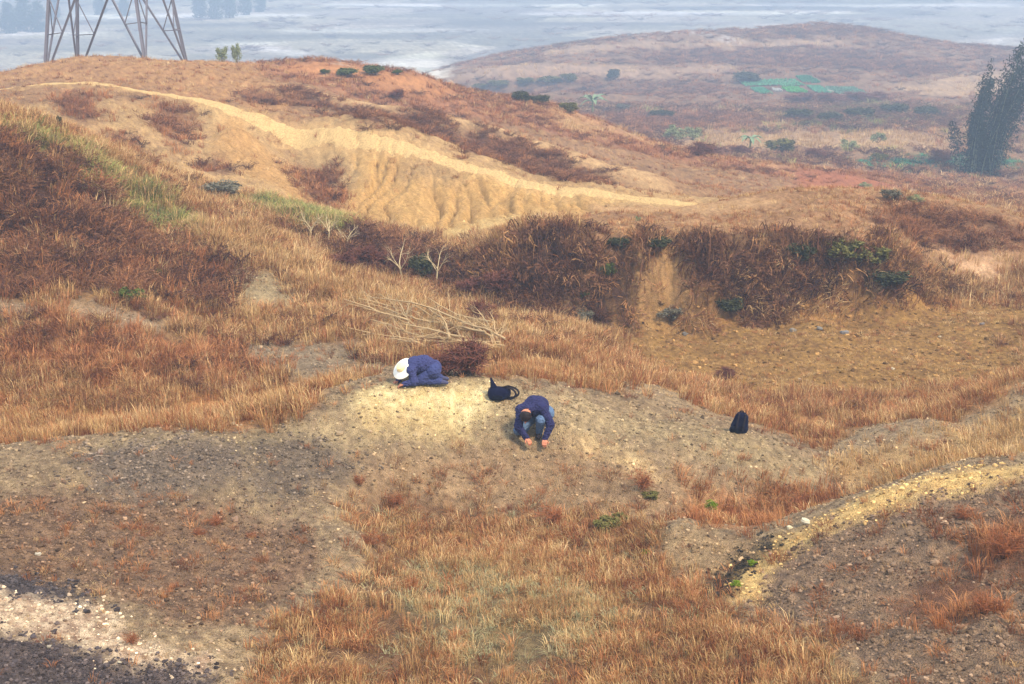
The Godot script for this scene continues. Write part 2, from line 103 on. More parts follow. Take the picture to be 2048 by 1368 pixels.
# Zones of soil and growth: name, two ground tones (sRGB; under brush and swale grass, shade between stems is painted in), growth [kind, tufts per square metre, height], outline on the ground (x, distance).
var ZONES := [
	["plain", [190, 174, 154], [140, 128, 112], [["brush", 0.0035, 0.7]], PackedVector2Array([Vector2(-280.00, 400.00), Vector2(280.00, 400.00), Vector2(2100.00, 3000.00), Vector2(-2100.00, 3000.00)])],
	["hill", [158, 124, 94], [128, 98, 76], [["brush", 0.08, 0.5], ["rust", 0.2, 0.4]], PackedVector2Array([Vector2(-143.50, 205.00), Vector2(143.50, 205.00), Vector2(280.00, 400.00), Vector2(-280.00, 400.00)])],
	["valley", [178, 140, 104], [138, 108, 86], [["straw", 0.35, 0.5], ["rust", 0.3, 0.5], ["brush", 0.12, 0.8], ["green", 0.04, 0.7]], PackedVector2Array([Vector2(-82.60, 118.00), Vector2(82.60, 118.00), Vector2(143.50, 205.00), Vector2(-143.50, 205.00)])],
	["ridge3", [176, 124, 88], [150, 104, 78], [["rust", 3, 0.3], ["brush", 0.3, 0.4], ["straw", 1, 0.3]], PackedVector2Array([Vector2(-60.20, 86.00), Vector2(60.20, 86.00), Vector2(82.60, 118.00), Vector2(-82.60, 118.00)])],
	["ridge2", [176, 136, 96], [146, 112, 84], [["straw", 1.2, 0.15], ["rust", 1.6, 0.18]], PackedVector2Array([Vector2(-43.40, 62.00), Vector2(43.40, 62.00), Vector2(60.20, 86.00), Vector2(-60.20, 86.00)])],
	["ridge1", [206, 168, 116], [174, 138, 98], [["straw", 1.2, 0.18], ["rust", 0.5, 0.2]], PackedVector2Array([Vector2(-32.90, 47.00), Vector2(32.90, 47.00), Vector2(43.40, 62.00), Vector2(-43.40, 62.00)])],
	["mid", [160, 122, 82], [128, 96, 68], [["straw", 20, 0.38], ["rust", 16, 0.34], ["brush", 1.2, 0.4]], PackedVector2Array([Vector2(-20.02, 28.60), Vector2(20.02, 28.60), Vector2(32.90, 47.00), Vector2(-32.90, 47.00)])],
	["near", [170, 144, 110], [130, 108, 86], [["rust", 1.6, 0.13], ["straw", 1.4, 0.1], ["clump", 0.5, 0.15]], PackedVector2Array([Vector2(-3.50, 5.00), Vector2(3.50, 5.00), Vector2(20.02, 28.60), Vector2(-20.02, 28.60)])],
	["pale_field", [246, 236, 216], [226, 214, 196], [], PackedVector2Array([Vector2(-11.01, 94.91), Vector2(-12.85, 298.45), Vector2(-26.74, 536.70), Vector2(-46.65, 509.89)])],
	["pale_field", [246, 236, 216], [226, 214, 196], [], PackedVector2Array([Vector2(-178.48, 456.78), Vector2(-27.49, 84.49), Vector2(-28.06, 86.34), Vector2(-184.21, 471.93)])],
	["pale_field", [242, 232, 222], [214, 204, 198], [], PackedVector2Array([Vector2(-99.77, 550.73), Vector2(51.67, 314.06), Vector2(51.93, 315.71), Vector2(-101.59, 561.03)])],
	["pale_field", [242, 232, 222], [214, 204, 198], [], PackedVector2Array([Vector2(-99.29, 620.86), Vector2(-5.17, 625.01), Vector2(-5.21, 630.12), Vector2(-100.91, 631.23)])],
	["pale_field", [242, 232, 222], [214, 204, 198], [], PackedVector2Array([Vector2(-176.60, 709.87), Vector2(-99.39, 716.05), Vector2(-101.32, 730.31), Vector2(-181.74, 730.96)])],
	["pale_field", [242, 232, 222], [214, 204, 198], [], PackedVector2Array([Vector2(6.45, 721.92), Vector2(169.07, 728.28), Vector2(172.55, 743.55), Vector2(6.64, 744.31)])],
	["pale_field", [242, 232, 222], [214, 204, 198], [], PackedVector2Array([Vector2(-100.69, 785.07), Vector2(47.88, 793.42), Vector2(48.93, 811.20), Vector2(-103.97, 811.07)])],
	["pale_field", [242, 232, 222], [214, 204, 198], [], PackedVector2Array([Vector2(77.88, 334.38), Vector2(221.05, 634.15), Vector2(226.49, 650.12), Vector2(80.11, 344.26)])],
	["pale_field", [242, 232, 222], [214, 204, 198], [], PackedVector2Array([Vector2(-214.50, 690.10), Vector2(-182.94, 696.54), Vector2(-197.56, 753.41), Vector2(-233.77, 753.44)])],
	["pale_field", [242, 232, 222], [214, 204, 198], [], PackedVector2Array([Vector2(-115.10, 560.75), Vector2(-90.66, 565.52), Vector2(-91.99, 574.06), Vector2(-117.67, 573.62)])],
	["pale_field", [242, 232, 222], [214, 204, 198], [], PackedVector2Array([Vector2(-25.16, 587.96), Vector2(31.08, 326.37), Vector2(31.26, 328.34), Vector2(-25.53, 596.72)])],
	["pale_field", [242, 232, 222], [214, 204, 198], [], PackedVector2Array([Vector2(128.11, 784.80), Vector2(275.36, 793.58), Vector2(281.48, 811.54), Vector2(132.37, 811.40)])],
	["pale_field", [242, 232, 222], [214, 204, 198], [], PackedVector2Array([Vector2(-214.02, 606.04), Vector2(-173.58, 610.95), Vector2(-174.97, 615.98), Vector2(-217.45, 616.01)])],
	["dark_field", [140, 126, 108], [116, 106, 92], [], PackedVector2Array([Vector2(-113.02, 506.42), Vector2(-46.97, 513.47), Vector2(-47.61, 520.69), Vector2(-115.36, 517.25)])],
	["dark_field", [140, 126, 108], [116, 106, 92], [], PackedVector2Array([Vector2(-121.28, 591.67), Vector2(-25.53, 596.72), Vector2(-25.91, 605.84), Vector2(-124.13, 605.95)])],
	["dark_field", [140, 126, 108], [116, 106, 92], [], PackedVector2Array([Vector2(-188.57, 532.16), Vector2(-145.37, 535.93), Vector2(-148.53, 547.90), Vector2(-194.02, 547.96)])],
	["dark_field", [140, 126, 108], [116, 106, 92], [], PackedVector2Array([Vector2(-171.24, 642.42), Vector2(-112.38, 647.60), Vector2(-115.31, 664.87), Vector2(-177.21, 665.35)])],
	["dark_field", [140, 126, 108], [116, 106, 92], [], PackedVector2Array([Vector2(-27.83, 652.04), Vector2(107.54, 656.43), Vector2(110.39, 674.21), Vector2(-28.82, 675.66)])],
	["dark_field", [140, 126, 108], [116, 106, 92], [], PackedVector2Array([Vector2(46.37, 767.98), Vector2(179.97, 776.17), Vector2(183.91, 793.47), Vector2(47.88, 793.42)])],
	["dark_field", [140, 126, 108], [116, 106, 92], [], PackedVector2Array([Vector2(-74.07, 664.34), Vector2(-5.53, 669.21), Vector2(-5.68, 687.92), Vector2(-76.76, 689.00)])],
	["hill_light", [190, 155, 120], [160, 130, 108], [["straw", 0.15, 0.4]], PackedVector2Array([Vector2(5.93, 305.76), Vector2(18.86, 309.72), Vector2(33.17, 313.62), Vector2(51.23, 311.19), Vector2(73.64, 315.24), Vector2(72.91, 322.02), Vector2(52.61, 320.12), Vector2(30.47, 319.69), Vector2(8.40, 319.59)])],
	["hill_scrub", [150, 116, 88], [120, 92, 72], [["brush", 0.4, 0.45], ["rust", 0.5, 0.45]], PackedVector2Array([Vector2(26.44, 298.26), Vector2(51.41, 312.38), Vector2(72.51, 310.14), Vector2(87.35, 287.41), Vector2(78.83, 258.59), Vector2(69.60, 272.29), Vector2(46.60, 282.23), Vector2(26.40, 286.18)])],
	["hill_scrub", [150, 116, 88], [120, 92, 72], [["brush", 0.4, 0.45], ["rust", 0.5, 0.45]], PackedVector2Array([Vector2(42.67, 329.09), Vector2(71.41, 336.68), Vector2(85.90, 338.64), Vector2(80.84, 327.24), Vector2(60.12, 325.20)])],
	["hill_light", [186, 150, 118], [156, 126, 104], [["straw", 0.15, 0.4]], PackedVector2Array([Vector2(-12.14, 281.59), Vector2(-2.38, 285.38), Vector2(17.11, 280.23), Vector2(28.97, 272.59), Vector2(44.64, 282.24), Vector2(40.51, 267.41), Vector2(25.37, 264.24), Vector2(7.08, 267.78), Vector2(-6.93, 269.27)])],
	["hill_scrub", [150, 116, 88], [120, 92, 72], [["brush", 0.4, 0.45], ["rust", 0.5, 0.45]], PackedVector2Array([Vector2(-7.81, 266.84), Vector2(1.47, 264.11), Vector2(16.23, 265.01), Vector2(35.54, 251.36), Vector2(36.32, 233.44), Vector2(19.88, 251.94), Vector2(4.33, 221.69)])],
	["hill_light", [196, 160, 122], [168, 136, 106], [["straw", 0.15, 0.4]], PackedVector2Array([Vector2(79.69, 267.77), Vector2(97.72, 277.97), Vector2(84.50, 239.44), Vector2(72.64, 224.62), Vector2(65.34, 232.28), Vector2(63.92, 249.34), Vector2(71.09, 247.00)])],
	["garden_soil", [140, 108, 84], [116, 90, 72], [], PackedVector2Array([Vector2(38.16, 257.48), Vector2(52.88, 259.53), Vector2(52.91, 246.58), Vector2(59.65, 245.98), Vector2(56.37, 228.70), Vector2(42.28, 225.92), Vector2(38.58, 242.75)])],
	["valley_light", [196, 158, 116], [160, 126, 96], [["straw", 0.8, 0.45]], PackedVector2Array([Vector2(5.47, 93.63), Vector2(20.64, 156.04), Vector2(45.23, 165.76), Vector2(48.29, 156.48), Vector2(43.81, 144.89), Vector2(28.75, 141.40), Vector2(18.37, 138.47), Vector2(7.96, 95.73)])],
	["valley_green", [112, 112, 88], [92, 88, 76], [["green", 0.5, 0.6], ["brush", 0.4, 0.8]], PackedVector2Array([Vector2(36.18, 192.64), Vector2(50.66, 208.05), Vector2(62.77, 204.74), Vector2(55.24, 179.66), Vector2(39.77, 167.36), Vector2(34.85, 172.27)])],
	["valley_scrub", [162, 126, 94], [130, 100, 78], [["rust", 0.7, 0.5], ["brush", 0.25, 0.6]], PackedVector2Array([Vector2(10.34, 189.15), Vector2(23.39, 198.77), Vector2(31.55, 189.10), Vector2(28.47, 170.28), Vector2(18.10, 157.88), Vector2(6.89, 100.08)])],
	["vegetable_ground", [96, 104, 76], [84, 84, 66], [["crop", 3, 0.35]], PackedVector2Array([Vector2(31.29, 132.80), Vector2(42.11, 142.53), Vector2(51.97, 145.22), Vector2(50.31, 140.38), Vector2(41.81, 137.92), Vector2(31.78, 125.32)])],
	["red_soil", [186, 120, 84], [168, 108, 80], [["rust", 0.8, 0.2]], PackedVector2Array([Vector2(17.64, 92.84), Vector2(20.75, 95.01), Vector2(23.57, 95.41), Vector2(25.12, 91.00), Vector2(12.93, 47.37), Vector2(10.98, 47.01), Vector2(17.10, 84.99)])],
	["valley_front", [172, 132, 98], [140, 108, 84], [["straw", 1.5, 0.4], ["rust", 1.5, 0.4], ["brush", 0.2, 0.6]], PackedVector2Array([Vector2(25.32, 90.56), Vector2(35.86, 115.18), Vector2(45.09, 125.36), Vector2(23.84, 65.88), Vector2(25.51, 81.62), Vector2(13.13, 46.85)])],
	["orange_soil", [206, 146, 96], [180, 124, 84], [["rust", 0.5, 0.2]], PackedVector2Array([Vector2(-15.88, 94.52), Vector2(-13.57, 96.83), Vector2(-10.21, 96.77), Vector2(-7.46, 95.79), Vector2(-5.80, 95.79), Vector2(-4.62, 95.52), Vector2(-3.60, 94.79), Vector2(-5.19, 90.71), Vector2(-7.13, 91.29), Vector2(-9.80, 92.66), Vector2(-12.40, 92.90), Vector2(-14.73, 91.42)])],
	["hilltop", [196, 150, 100], [164, 120, 84], [["straw", 1.2, 0.18], ["rust", 1, 0.18]], PackedVector2Array([Vector2(-38.70, 84.00), Vector2(-14.72, 84.00), Vector2(-16.30, 95.00), Vector2(-19.29, 106.00), Vector2(-48.79, 106.00)])],
	["hilltop", [196, 150, 100], [164, 120, 84], [["straw", 1.2, 0.2], ["rust", 1, 0.2]], PackedVector2Array([Vector2(-30.25, 84.87), Vector2(-28.15, 88.82), Vector2(-24.69, 88.60), Vector2(-18.26, 87.15), Vector2(-14.85, 84.72), Vector2(-11.23, 75.82), Vector2(-11.11, 62.95), Vector2(-16.06, 73.68), Vector2(-20.64, 76.57), Vector2(-26.43, 82.20)])],
	["ridge2_top", [214, 174, 124], [192, 152, 108], [["straw", 0.8, 0.14]], PackedVector2Array([Vector2(-13.49, 83.50), Vector2(-9.00, 79.50), Vector2(-6.70, 78.50), Vector2(-4.72, 77.50), Vector2(-2.51, 76.00), Vector2(-0.63, 74.50), Vector2(1.94, 72.50), Vector2(4.39, 70.50), Vector2(6.47, 68.50), Vector2(7.37, 65.50), Vector2(6.95, 61.80), Vector2(6.12, 64.80), Vector2(4.16, 66.80), Vector2(1.84, 68.80), Vector2(-0.60, 70.80), Vector2(-2.38, 72.30), Vector2(-4.50, 73.80), Vector2(-6.39, 74.80), Vector2(-8.58, 75.80), Vector2(-12.89, 79.80)])],
	["ridge3_top", [200, 150, 104], [176, 130, 92], [["straw", 1.2, 0.2], ["rust", 0.8, 0.2]], PackedVector2Array([Vector2(2.40, 104.00), Vector2(4.55, 103.00), Vector2(6.60, 101.00), Vector2(9.06, 100.50), Vector2(13.15, 99.00), Vector2(16.68, 99.00), Vector2(18.79, 99.00), Vector2(17.75, 93.50), Vector2(15.75, 93.50), Vector2(12.42, 93.50), Vector2(8.57, 95.00), Vector2(6.24, 95.50), Vector2(4.30, 97.50), Vector2(2.27, 98.50)])],
	["brush", [128, 90, 68], [104, 74, 60], [["brush", 4, 0.38], ["rust", 8, 0.32]], PackedVector2Array([Vector2(-6.01, 73.29), Vector2(-3.80, 75.26), Vector2(-3.10, 71.00), Vector2(-4.34, 59.00)])],  # darker ground on these brush patches stands for shade among the stems
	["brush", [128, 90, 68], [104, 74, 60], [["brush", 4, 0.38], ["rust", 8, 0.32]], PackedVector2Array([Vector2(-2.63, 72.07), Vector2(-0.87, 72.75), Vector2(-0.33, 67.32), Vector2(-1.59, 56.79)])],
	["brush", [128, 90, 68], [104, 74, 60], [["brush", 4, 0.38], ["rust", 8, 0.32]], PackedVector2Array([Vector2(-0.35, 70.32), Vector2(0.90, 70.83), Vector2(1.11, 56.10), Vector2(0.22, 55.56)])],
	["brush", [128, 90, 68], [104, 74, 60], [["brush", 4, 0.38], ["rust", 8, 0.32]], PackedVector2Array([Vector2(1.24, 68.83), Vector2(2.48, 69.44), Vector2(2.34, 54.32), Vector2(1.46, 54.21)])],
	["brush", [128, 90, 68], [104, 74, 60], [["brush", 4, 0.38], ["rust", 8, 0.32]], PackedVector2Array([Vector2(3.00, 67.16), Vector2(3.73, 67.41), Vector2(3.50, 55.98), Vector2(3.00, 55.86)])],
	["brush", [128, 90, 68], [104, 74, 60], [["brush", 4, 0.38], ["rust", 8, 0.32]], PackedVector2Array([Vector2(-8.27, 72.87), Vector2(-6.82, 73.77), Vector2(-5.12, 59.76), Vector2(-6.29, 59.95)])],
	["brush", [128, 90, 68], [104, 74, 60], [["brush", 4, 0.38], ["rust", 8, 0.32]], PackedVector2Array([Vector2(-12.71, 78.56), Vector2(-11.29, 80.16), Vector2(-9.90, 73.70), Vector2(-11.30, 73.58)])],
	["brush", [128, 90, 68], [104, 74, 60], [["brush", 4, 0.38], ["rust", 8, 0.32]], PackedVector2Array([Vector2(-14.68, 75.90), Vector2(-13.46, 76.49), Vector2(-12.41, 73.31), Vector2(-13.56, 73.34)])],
	["ridge3_tan", [190, 146, 98], [170, 128, 88], [["straw", 1.5, 0.3]], PackedVector2Array([Vector2(2.25, 97.22), Vector2(3.97, 97.52), Vector2(6.69, 97.03), Vector2(4.94, 89.96), Vector2(2.75, 91.19)])],
	["bare_slope", [196, 162, 114], [164, 134, 96], [["straw", 0.7, 0.15]], PackedVector2Array([Vector2(-15.54, 64.12), Vector2(-10.98, 62.11), Vector2(-8.15, 60.33), Vector2(-5.40, 58.00), Vector2(-5.05, 53.72), Vector2(-7.13, 55.11), Vector2(-9.88, 60.39), Vector2(-12.61, 61.54), Vector2(-15.13, 62.29)])],
	["yellow_spur", [206, 160, 104], [180, 138, 90], [["straw", 0.8, 0.15]], PackedVector2Array([Vector2(-12.61, 61.54), Vector2(-11.83, 61.99), Vector2(-10.30, 57.93), Vector2(-8.43, 56.04), Vector2(-5.87, 49.21), Vector2(-7.33, 48.47), Vector2(-9.47, 50.95), Vector2(-11.80, 56.28), Vector2(-12.31, 59.95)])],
	["yellow_face", [212, 168, 106], [188, 146, 92], [["straw", 0.4, 0.15]], PackedVector2Array([Vector2(-6.68, 58.40), Vector2(-4.51, 57.02), Vector2(-1.63, 54.57), Vector2(0.67, 52.43), Vector2(3.17, 50.53), Vector2(4.83, 48.99), Vector2(2.09, 46.41), Vector2(-1.09, 47.41), Vector2(-2.83, 48.12), Vector2(-5.52, 47.62), Vector2(-6.47, 54.44), Vector2(-5.58, 55.41)])],
	["darker_slope", [196, 158, 108], [168, 134, 94], [["straw", 4, 0.14], ["rust", 3, 0.14]], PackedVector2Array([Vector2(-5.36, 57.59), Vector2(-3.25, 56.02), Vector2(-1.81, 54.28), Vector2(-2.34, 53.15), Vector2(-3.36, 54.50), Vector2(-4.48, 53.87), Vector2(-4.45, 56.10)])],  # slightly darker, less yellow tan than the face beside it, with thicker short grass
	["cream_gully", [224, 190, 130], [204, 166, 108], [["straw", 0.3, 0.15]], PackedVector2Array([Vector2(-3.01, 48.27), Vector2(-1.09, 47.56), Vector2(0.63, 48.99), Vector2(1.85, 48.82), Vector2(0.27, 46.77), Vector2(-1.06, 46.33), Vector2(-2.04, 45.75), Vector2(-2.55, 45.41)])],
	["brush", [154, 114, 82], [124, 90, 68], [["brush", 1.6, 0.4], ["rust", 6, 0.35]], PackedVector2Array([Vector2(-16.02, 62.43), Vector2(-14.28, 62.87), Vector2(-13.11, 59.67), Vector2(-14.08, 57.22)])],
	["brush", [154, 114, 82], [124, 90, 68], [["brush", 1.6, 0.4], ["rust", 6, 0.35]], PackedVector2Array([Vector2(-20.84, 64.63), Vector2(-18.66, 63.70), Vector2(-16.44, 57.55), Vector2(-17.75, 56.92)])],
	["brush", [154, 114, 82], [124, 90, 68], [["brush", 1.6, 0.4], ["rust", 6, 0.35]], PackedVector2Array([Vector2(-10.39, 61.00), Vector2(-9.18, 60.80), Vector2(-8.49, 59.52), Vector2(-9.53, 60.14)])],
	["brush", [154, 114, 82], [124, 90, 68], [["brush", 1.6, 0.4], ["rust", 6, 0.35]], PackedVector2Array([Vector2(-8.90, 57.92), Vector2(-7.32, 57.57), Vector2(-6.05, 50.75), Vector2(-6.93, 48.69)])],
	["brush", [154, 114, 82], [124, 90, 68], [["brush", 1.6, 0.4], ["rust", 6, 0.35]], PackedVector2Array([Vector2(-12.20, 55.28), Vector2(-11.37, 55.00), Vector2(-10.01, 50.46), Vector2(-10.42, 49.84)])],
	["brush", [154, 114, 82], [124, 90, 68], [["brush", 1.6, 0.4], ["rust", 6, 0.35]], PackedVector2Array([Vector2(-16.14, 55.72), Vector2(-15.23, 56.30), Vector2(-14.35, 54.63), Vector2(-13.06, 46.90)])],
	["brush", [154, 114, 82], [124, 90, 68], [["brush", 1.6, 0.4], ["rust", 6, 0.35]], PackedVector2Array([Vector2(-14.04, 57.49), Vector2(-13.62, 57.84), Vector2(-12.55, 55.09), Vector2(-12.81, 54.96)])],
	["path_bank", [220, 180, 124], [206, 164, 108], [], PackedVector2Array([Vector2(-28.28, 72.00), Vector2(-25.00, 70.00), Vector2(-21.72, 69.00), Vector2(-18.08, 67.00), Vector2(-15.91, 65.70), Vector2(-14.06, 64.50), Vector2(-11.04, 62.50), Vector2(-8.16, 60.50), Vector2(-6.77, 59.40), Vector2(-5.43, 58.40), Vector2(-4.13, 57.40), Vector2(-2.88, 56.50), Vector2(-1.65, 55.40), Vector2(-0.46, 54.50), Vector2(0.50, 53.60), Vector2(1.43, 53.00), Vector2(2.91, 52.40), Vector2(4.15, 51.60), Vector2(5.54, 50.80), Vector2(6.74, 50.20), Vector2(6.61, 49.20), Vector2(5.44, 49.80), Vector2(4.08, 50.60), Vector2(2.86, 51.40), Vector2(1.41, 52.00), Vector2(0.49, 52.60), Vector2(-0.46, 53.50), Vector2(-1.62, 54.40), Vector2(-2.83, 55.50), Vector2(-4.06, 56.40), Vector2(-5.34, 57.40), Vector2(-6.66, 58.40), Vector2(-8.04, 59.50), Vector2(-10.88, 61.50), Vector2(-13.87, 63.50), Vector2(-15.69, 64.70), Vector2(-17.83, 66.00), Vector2(-21.43, 68.00), Vector2(-24.68, 69.00), Vector2(-27.92, 71.00)])],
	["knoll", [180, 138, 98], [150, 112, 82], [["straw", 5, 0.16], ["rust", 4, 0.16]], PackedVector2Array([Vector2(0.43, 46.60), Vector2(3.01, 47.89), Vector2(7.38, 48.50), Vector2(8.84, 50.00), Vector2(10.26, 50.00), Vector2(12.93, 50.00), Vector2(15.66, 50.00), Vector2(19.30, 50.00), Vector2(16.76, 43.03), Vector2(14.23, 41.97), Vector2(12.82, 41.45), Vector2(11.33, 40.54), Vector2(9.68, 39.84), Vector2(5.29, 39.12), Vector2(1.78, 39.49)])],
	["knoll_light", [206, 164, 118], [184, 142, 100], [["straw", 1.5, 0.12]], PackedVector2Array([Vector2(2.80, 50.26), Vector2(6.47, 48.17), Vector2(8.15, 46.07), Vector2(8.63, 45.12), Vector2(6.22, 43.95), Vector2(3.05, 48.44)])],
	["knoll_scrub", [160, 120, 88], [130, 96, 74], [["brush", 5, 0.4], ["rust", 10, 0.35]], PackedVector2Array([Vector2(10.97, 44.00), Vector2(13.42, 46.00), Vector2(14.43, 46.00), Vector2(16.56, 45.50), Vector2(16.05, 44.00), Vector2(13.40, 43.50), Vector2(11.83, 43.00)])],
	["knoll_pale", [214, 172, 132], [190, 150, 116], [["straw", 8, 0.3]], PackedVector2Array([Vector2(13.27, 43.00), Vector2(15.96, 43.69), Vector2(15.42, 42.01), Vector2(12.96, 40.86)])],
	["bank", [104, 76, 58], [84, 62, 52], [["brush", 12, 0.42], ["drape", 16, 0.75], ["rust", 6, 0.4]], PackedVector2Array([Vector2(-1.38, 40.68), Vector2(-0.57, 40.46), Vector2(0.30, 40.17), Vector2(2.47, 39.13), Vector2(5.27, 38.98), Vector2(7.58, 39.34), Vector2(9.67, 39.74), Vector2(11.25, 40.22), Vector2(12.61, 40.71), Vector2(13.19, 40.56), Vector2(11.91, 39.63), Vector2(9.60, 39.01), Vector2(7.38, 38.48), Vector2(5.23, 38.11), Vector2(3.14, 38.03), Vector2(0.36, 38.00), Vector2(-1.34, 39.30)])],  # dark ground colour paints in the shadow inside the bank's brush
	["bank_clay", [190, 150, 100], [160, 122, 82], [["rust", 2, 0.3]], PackedVector2Array([Vector2(3.33, 38.87), Vector2(4.43, 38.97), Vector2(5.05, 38.76), Vector2(5.13, 38.43), Vector2(4.70, 38.18), Vector2(3.53, 38.11), Vector2(3.35, 38.45)])],
	["bank_clay", [176, 136, 96], [150, 112, 80], [["straw", 3, 0.3]], PackedVector2Array([Vector2(1.61, 38.06), Vector2(2.17, 38.30), Vector2(2.31, 38.02), Vector2(1.74, 37.89)])],
	["bank_foot", [210, 160, 96], [184, 132, 80], [["straw", 26, 0.5], ["rust", 8, 0.4]], PackedVector2Array([Vector2(5.23, 38.08), Vector2(5.80, 38.21), Vector2(7.53, 38.55), Vector2(9.61, 39.07), Vector2(11.96, 39.83), Vector2(13.81, 40.62), Vector2(14.14, 40.23), Vector2(12.59, 39.40), Vector2(9.57, 38.74), Vector2(6.63, 38.09)])],
	["bank_lip", [214, 176, 120], [190, 148, 96], [["straw", 8, 0.2]], PackedVector2Array([Vector2(0.77, 37.65), Vector2(2.17, 37.99), Vector2(2.58, 37.90), Vector2(1.73, 37.55), Vector2(0.90, 37.35)])],
	["field", [172, 132, 78], [132, 98, 62], [["straw", 7, 0.1], ["rust", 4, 0.1]], PackedVector2Array([Vector2(2.58, 37.79), Vector2(5.22, 37.94), Vector2(9.55, 38.65), Vector2(13.51, 39.60), Vector2(15.22, 39.57), Vector2(10.50, 26.86), Vector2(10.17, 31.29), Vector2(7.76, 30.89), Vector2(5.43, 30.68), Vector2(3.60, 31.78), Vector2(2.67, 33.53)])],
	["branch_ground", [168, 130, 90], [138, 106, 76], [["straw", 10, 0.2], ["rust", 8, 0.2]], PackedVector2Array([Vector2(-4.15, 34.11), Vector2(-2.31, 36.42), Vector2(-0.55, 33.92), Vector2(-0.04, 29.72), Vector2(-1.35, 29.47), Vector2(-2.93, 30.11)])],
	["thicket", [104, 76, 60], [84, 62, 52], [["brush", 14, 0.6], ["rust", 8, 0.45]], PackedVector2Array([Vector2(-5.02, 41.79), Vector2(-4.34, 42.54), Vector2(-3.48, 45.27), Vector2(-2.62, 41.67), Vector2(-1.81, 40.40), Vector2(-1.35, 39.60), Vector2(-2.38, 39.97), Vector2(-3.81, 39.80), Vector2(-4.80, 39.71)])],  # floor colour darkened to paint shade under the thicket
	["green_lip", [150, 140, 64], [130, 120, 60], [["green", 40, 0.35], ["straw", 10, 0.35]], PackedVector2Array([Vector2(-8.65, 46.25), Vector2(-7.75, 46.79), Vector2(-6.44, 46.91), Vector2(-5.52, 47.62), Vector2(-4.98, 42.85), Vector2(-6.35, 42.79), Vector2(-8.23, 44.76)])],
	["left_brush", [98, 68, 52], [76, 56, 48], [["brush", 12, 0.6], ["rust", 22, 0.5], ["straw", 4, 0.5]], PackedVector2Array([Vector2(-15.71, 36.43), Vector2(-13.25, 37.45), Vector2(-11.97, 37.85), Vector2(-10.49, 37.00), Vector2(-9.24, 35.42), Vector2(-7.66, 35.73), Vector2(-6.48, 33.97), Vector2(-7.25, 32.92), Vector2(-8.58, 32.56), Vector2(-11.44, 30.72), Vector2(-13.45, 30.21)])],  # shaded gaps between the strands are put into this dark ground colour
	["left_green", [140, 132, 84], [120, 110, 74], [["green", 16, 0.45], ["straw", 16, 0.45]], PackedVector2Array([Vector2(-14.92, 37.79), Vector2(-13.14, 39.17), Vector2(-11.60, 39.39), Vector2(-10.11, 39.28), Vector2(-8.64, 38.70), Vector2(-7.88, 37.57), Vector2(-9.00, 37.19), Vector2(-10.55, 37.25), Vector2(-11.99, 37.91), Vector2(-13.29, 37.57)])],
	["left_straw", [196, 152, 100], [166, 124, 84], [["straw", 34, 0.4], ["rust", 8, 0.35]], PackedVector2Array([Vector2(-8.68, 38.23), Vector2(-7.59, 38.89), Vector2(-5.73, 37.40), Vector2(-3.22, 36.28), Vector2(-0.30, 34.00), Vector2(0.18, 30.55), Vector2(-1.70, 32.15), Vector2(-4.06, 34.39), Vector2(-5.98, 35.57), Vector2(-7.62, 36.20)])],
	["bare", [170, 148, 112], [148, 128, 98], [["straw", 3, 0.12], ["rust", 3, 0.14]], PackedVector2Array([Vector2(-7.40, 34.99), Vector2(-6.41, 35.12), Vector2(-5.29, 34.32), Vector2(-4.95, 33.61), Vector2(-5.84, 33.06), Vector2(-6.83, 33.87)])],
	["bare", [168, 142, 112], [144, 122, 98], [["straw", 2, 0.1]], PackedVector2Array([Vector2(-13.38, 30.05), Vector2(-11.20, 30.02), Vector2(-9.20, 30.61), Vector2(-7.78, 30.63), Vector2(-7.49, 30.30), Vector2(-8.49, 29.97), Vector2(-10.08, 29.87), Vector2(-13.23, 29.63)])],
	["bare", [160, 138, 110], [134, 114, 92], [["straw", 2, 0.1], ["rust", 3, 0.14]], PackedVector2Array([Vector2(-6.60, 30.23), Vector2(-5.29, 31.03), Vector2(-3.65, 30.61), Vector2(-3.04, 29.58), Vector2(-4.02, 28.33), Vector2(-5.08, 28.39), Vector2(-5.97, 29.19)])],
	["rust_slope", [150, 104, 70], [122, 86, 62], [["rust", 40, 0.38], ["straw", 10, 0.34], ["brush", 3, 0.4]], PackedVector2Array([Vector2(-13.10, 29.29), Vector2(-9.97, 29.49), Vector2(-7.94, 29.87), Vector2(-6.14, 30.10), Vector2(-5.05, 28.21), Vector2(-6.87, 27.50), Vector2(-10.40, 27.46), Vector2(-12.46, 27.53)])],
	["rust_hollow", [186, 132, 82], [160, 108, 68], [["straw", 44, 0.32], ["rust", 36, 0.3]], PackedVector2Array([Vector2(-12.40, 27.36), Vector2(-9.37, 27.40), Vector2(-6.85, 27.37), Vector2(-5.00, 27.87), Vector2(-2.85, 27.12), Vector2(-3.40, 23.85), Vector2(-3.95, 22.78), Vector2(-5.76, 22.86), Vector2(-7.45, 23.55), Vector2(-9.21, 23.94), Vector2(-11.24, 24.44)])],
	["gully_straw", [184, 136, 88], [158, 114, 74], [["straw", 28, 0.3], ["rust", 28, 0.3]], PackedVector2Array([Vector2(-0.27, 30.41), Vector2(2.15, 33.17), Vector2(3.60, 31.78), Vector2(5.37, 30.35), Vector2(7.73, 30.75), Vector2(10.10, 31.07), Vector2(11.89, 31.02), Vector2(10.16, 26.44), Vector2(8.33, 26.05), Vector2(7.39, 27.59), Vector2(6.05, 25.48), Vector2(5.55, 26.61), Vector2(4.67, 27.40), Vector2(2.85, 25.92), Vector2(1.20, 25.75), Vector2(-0.41, 25.11)])],
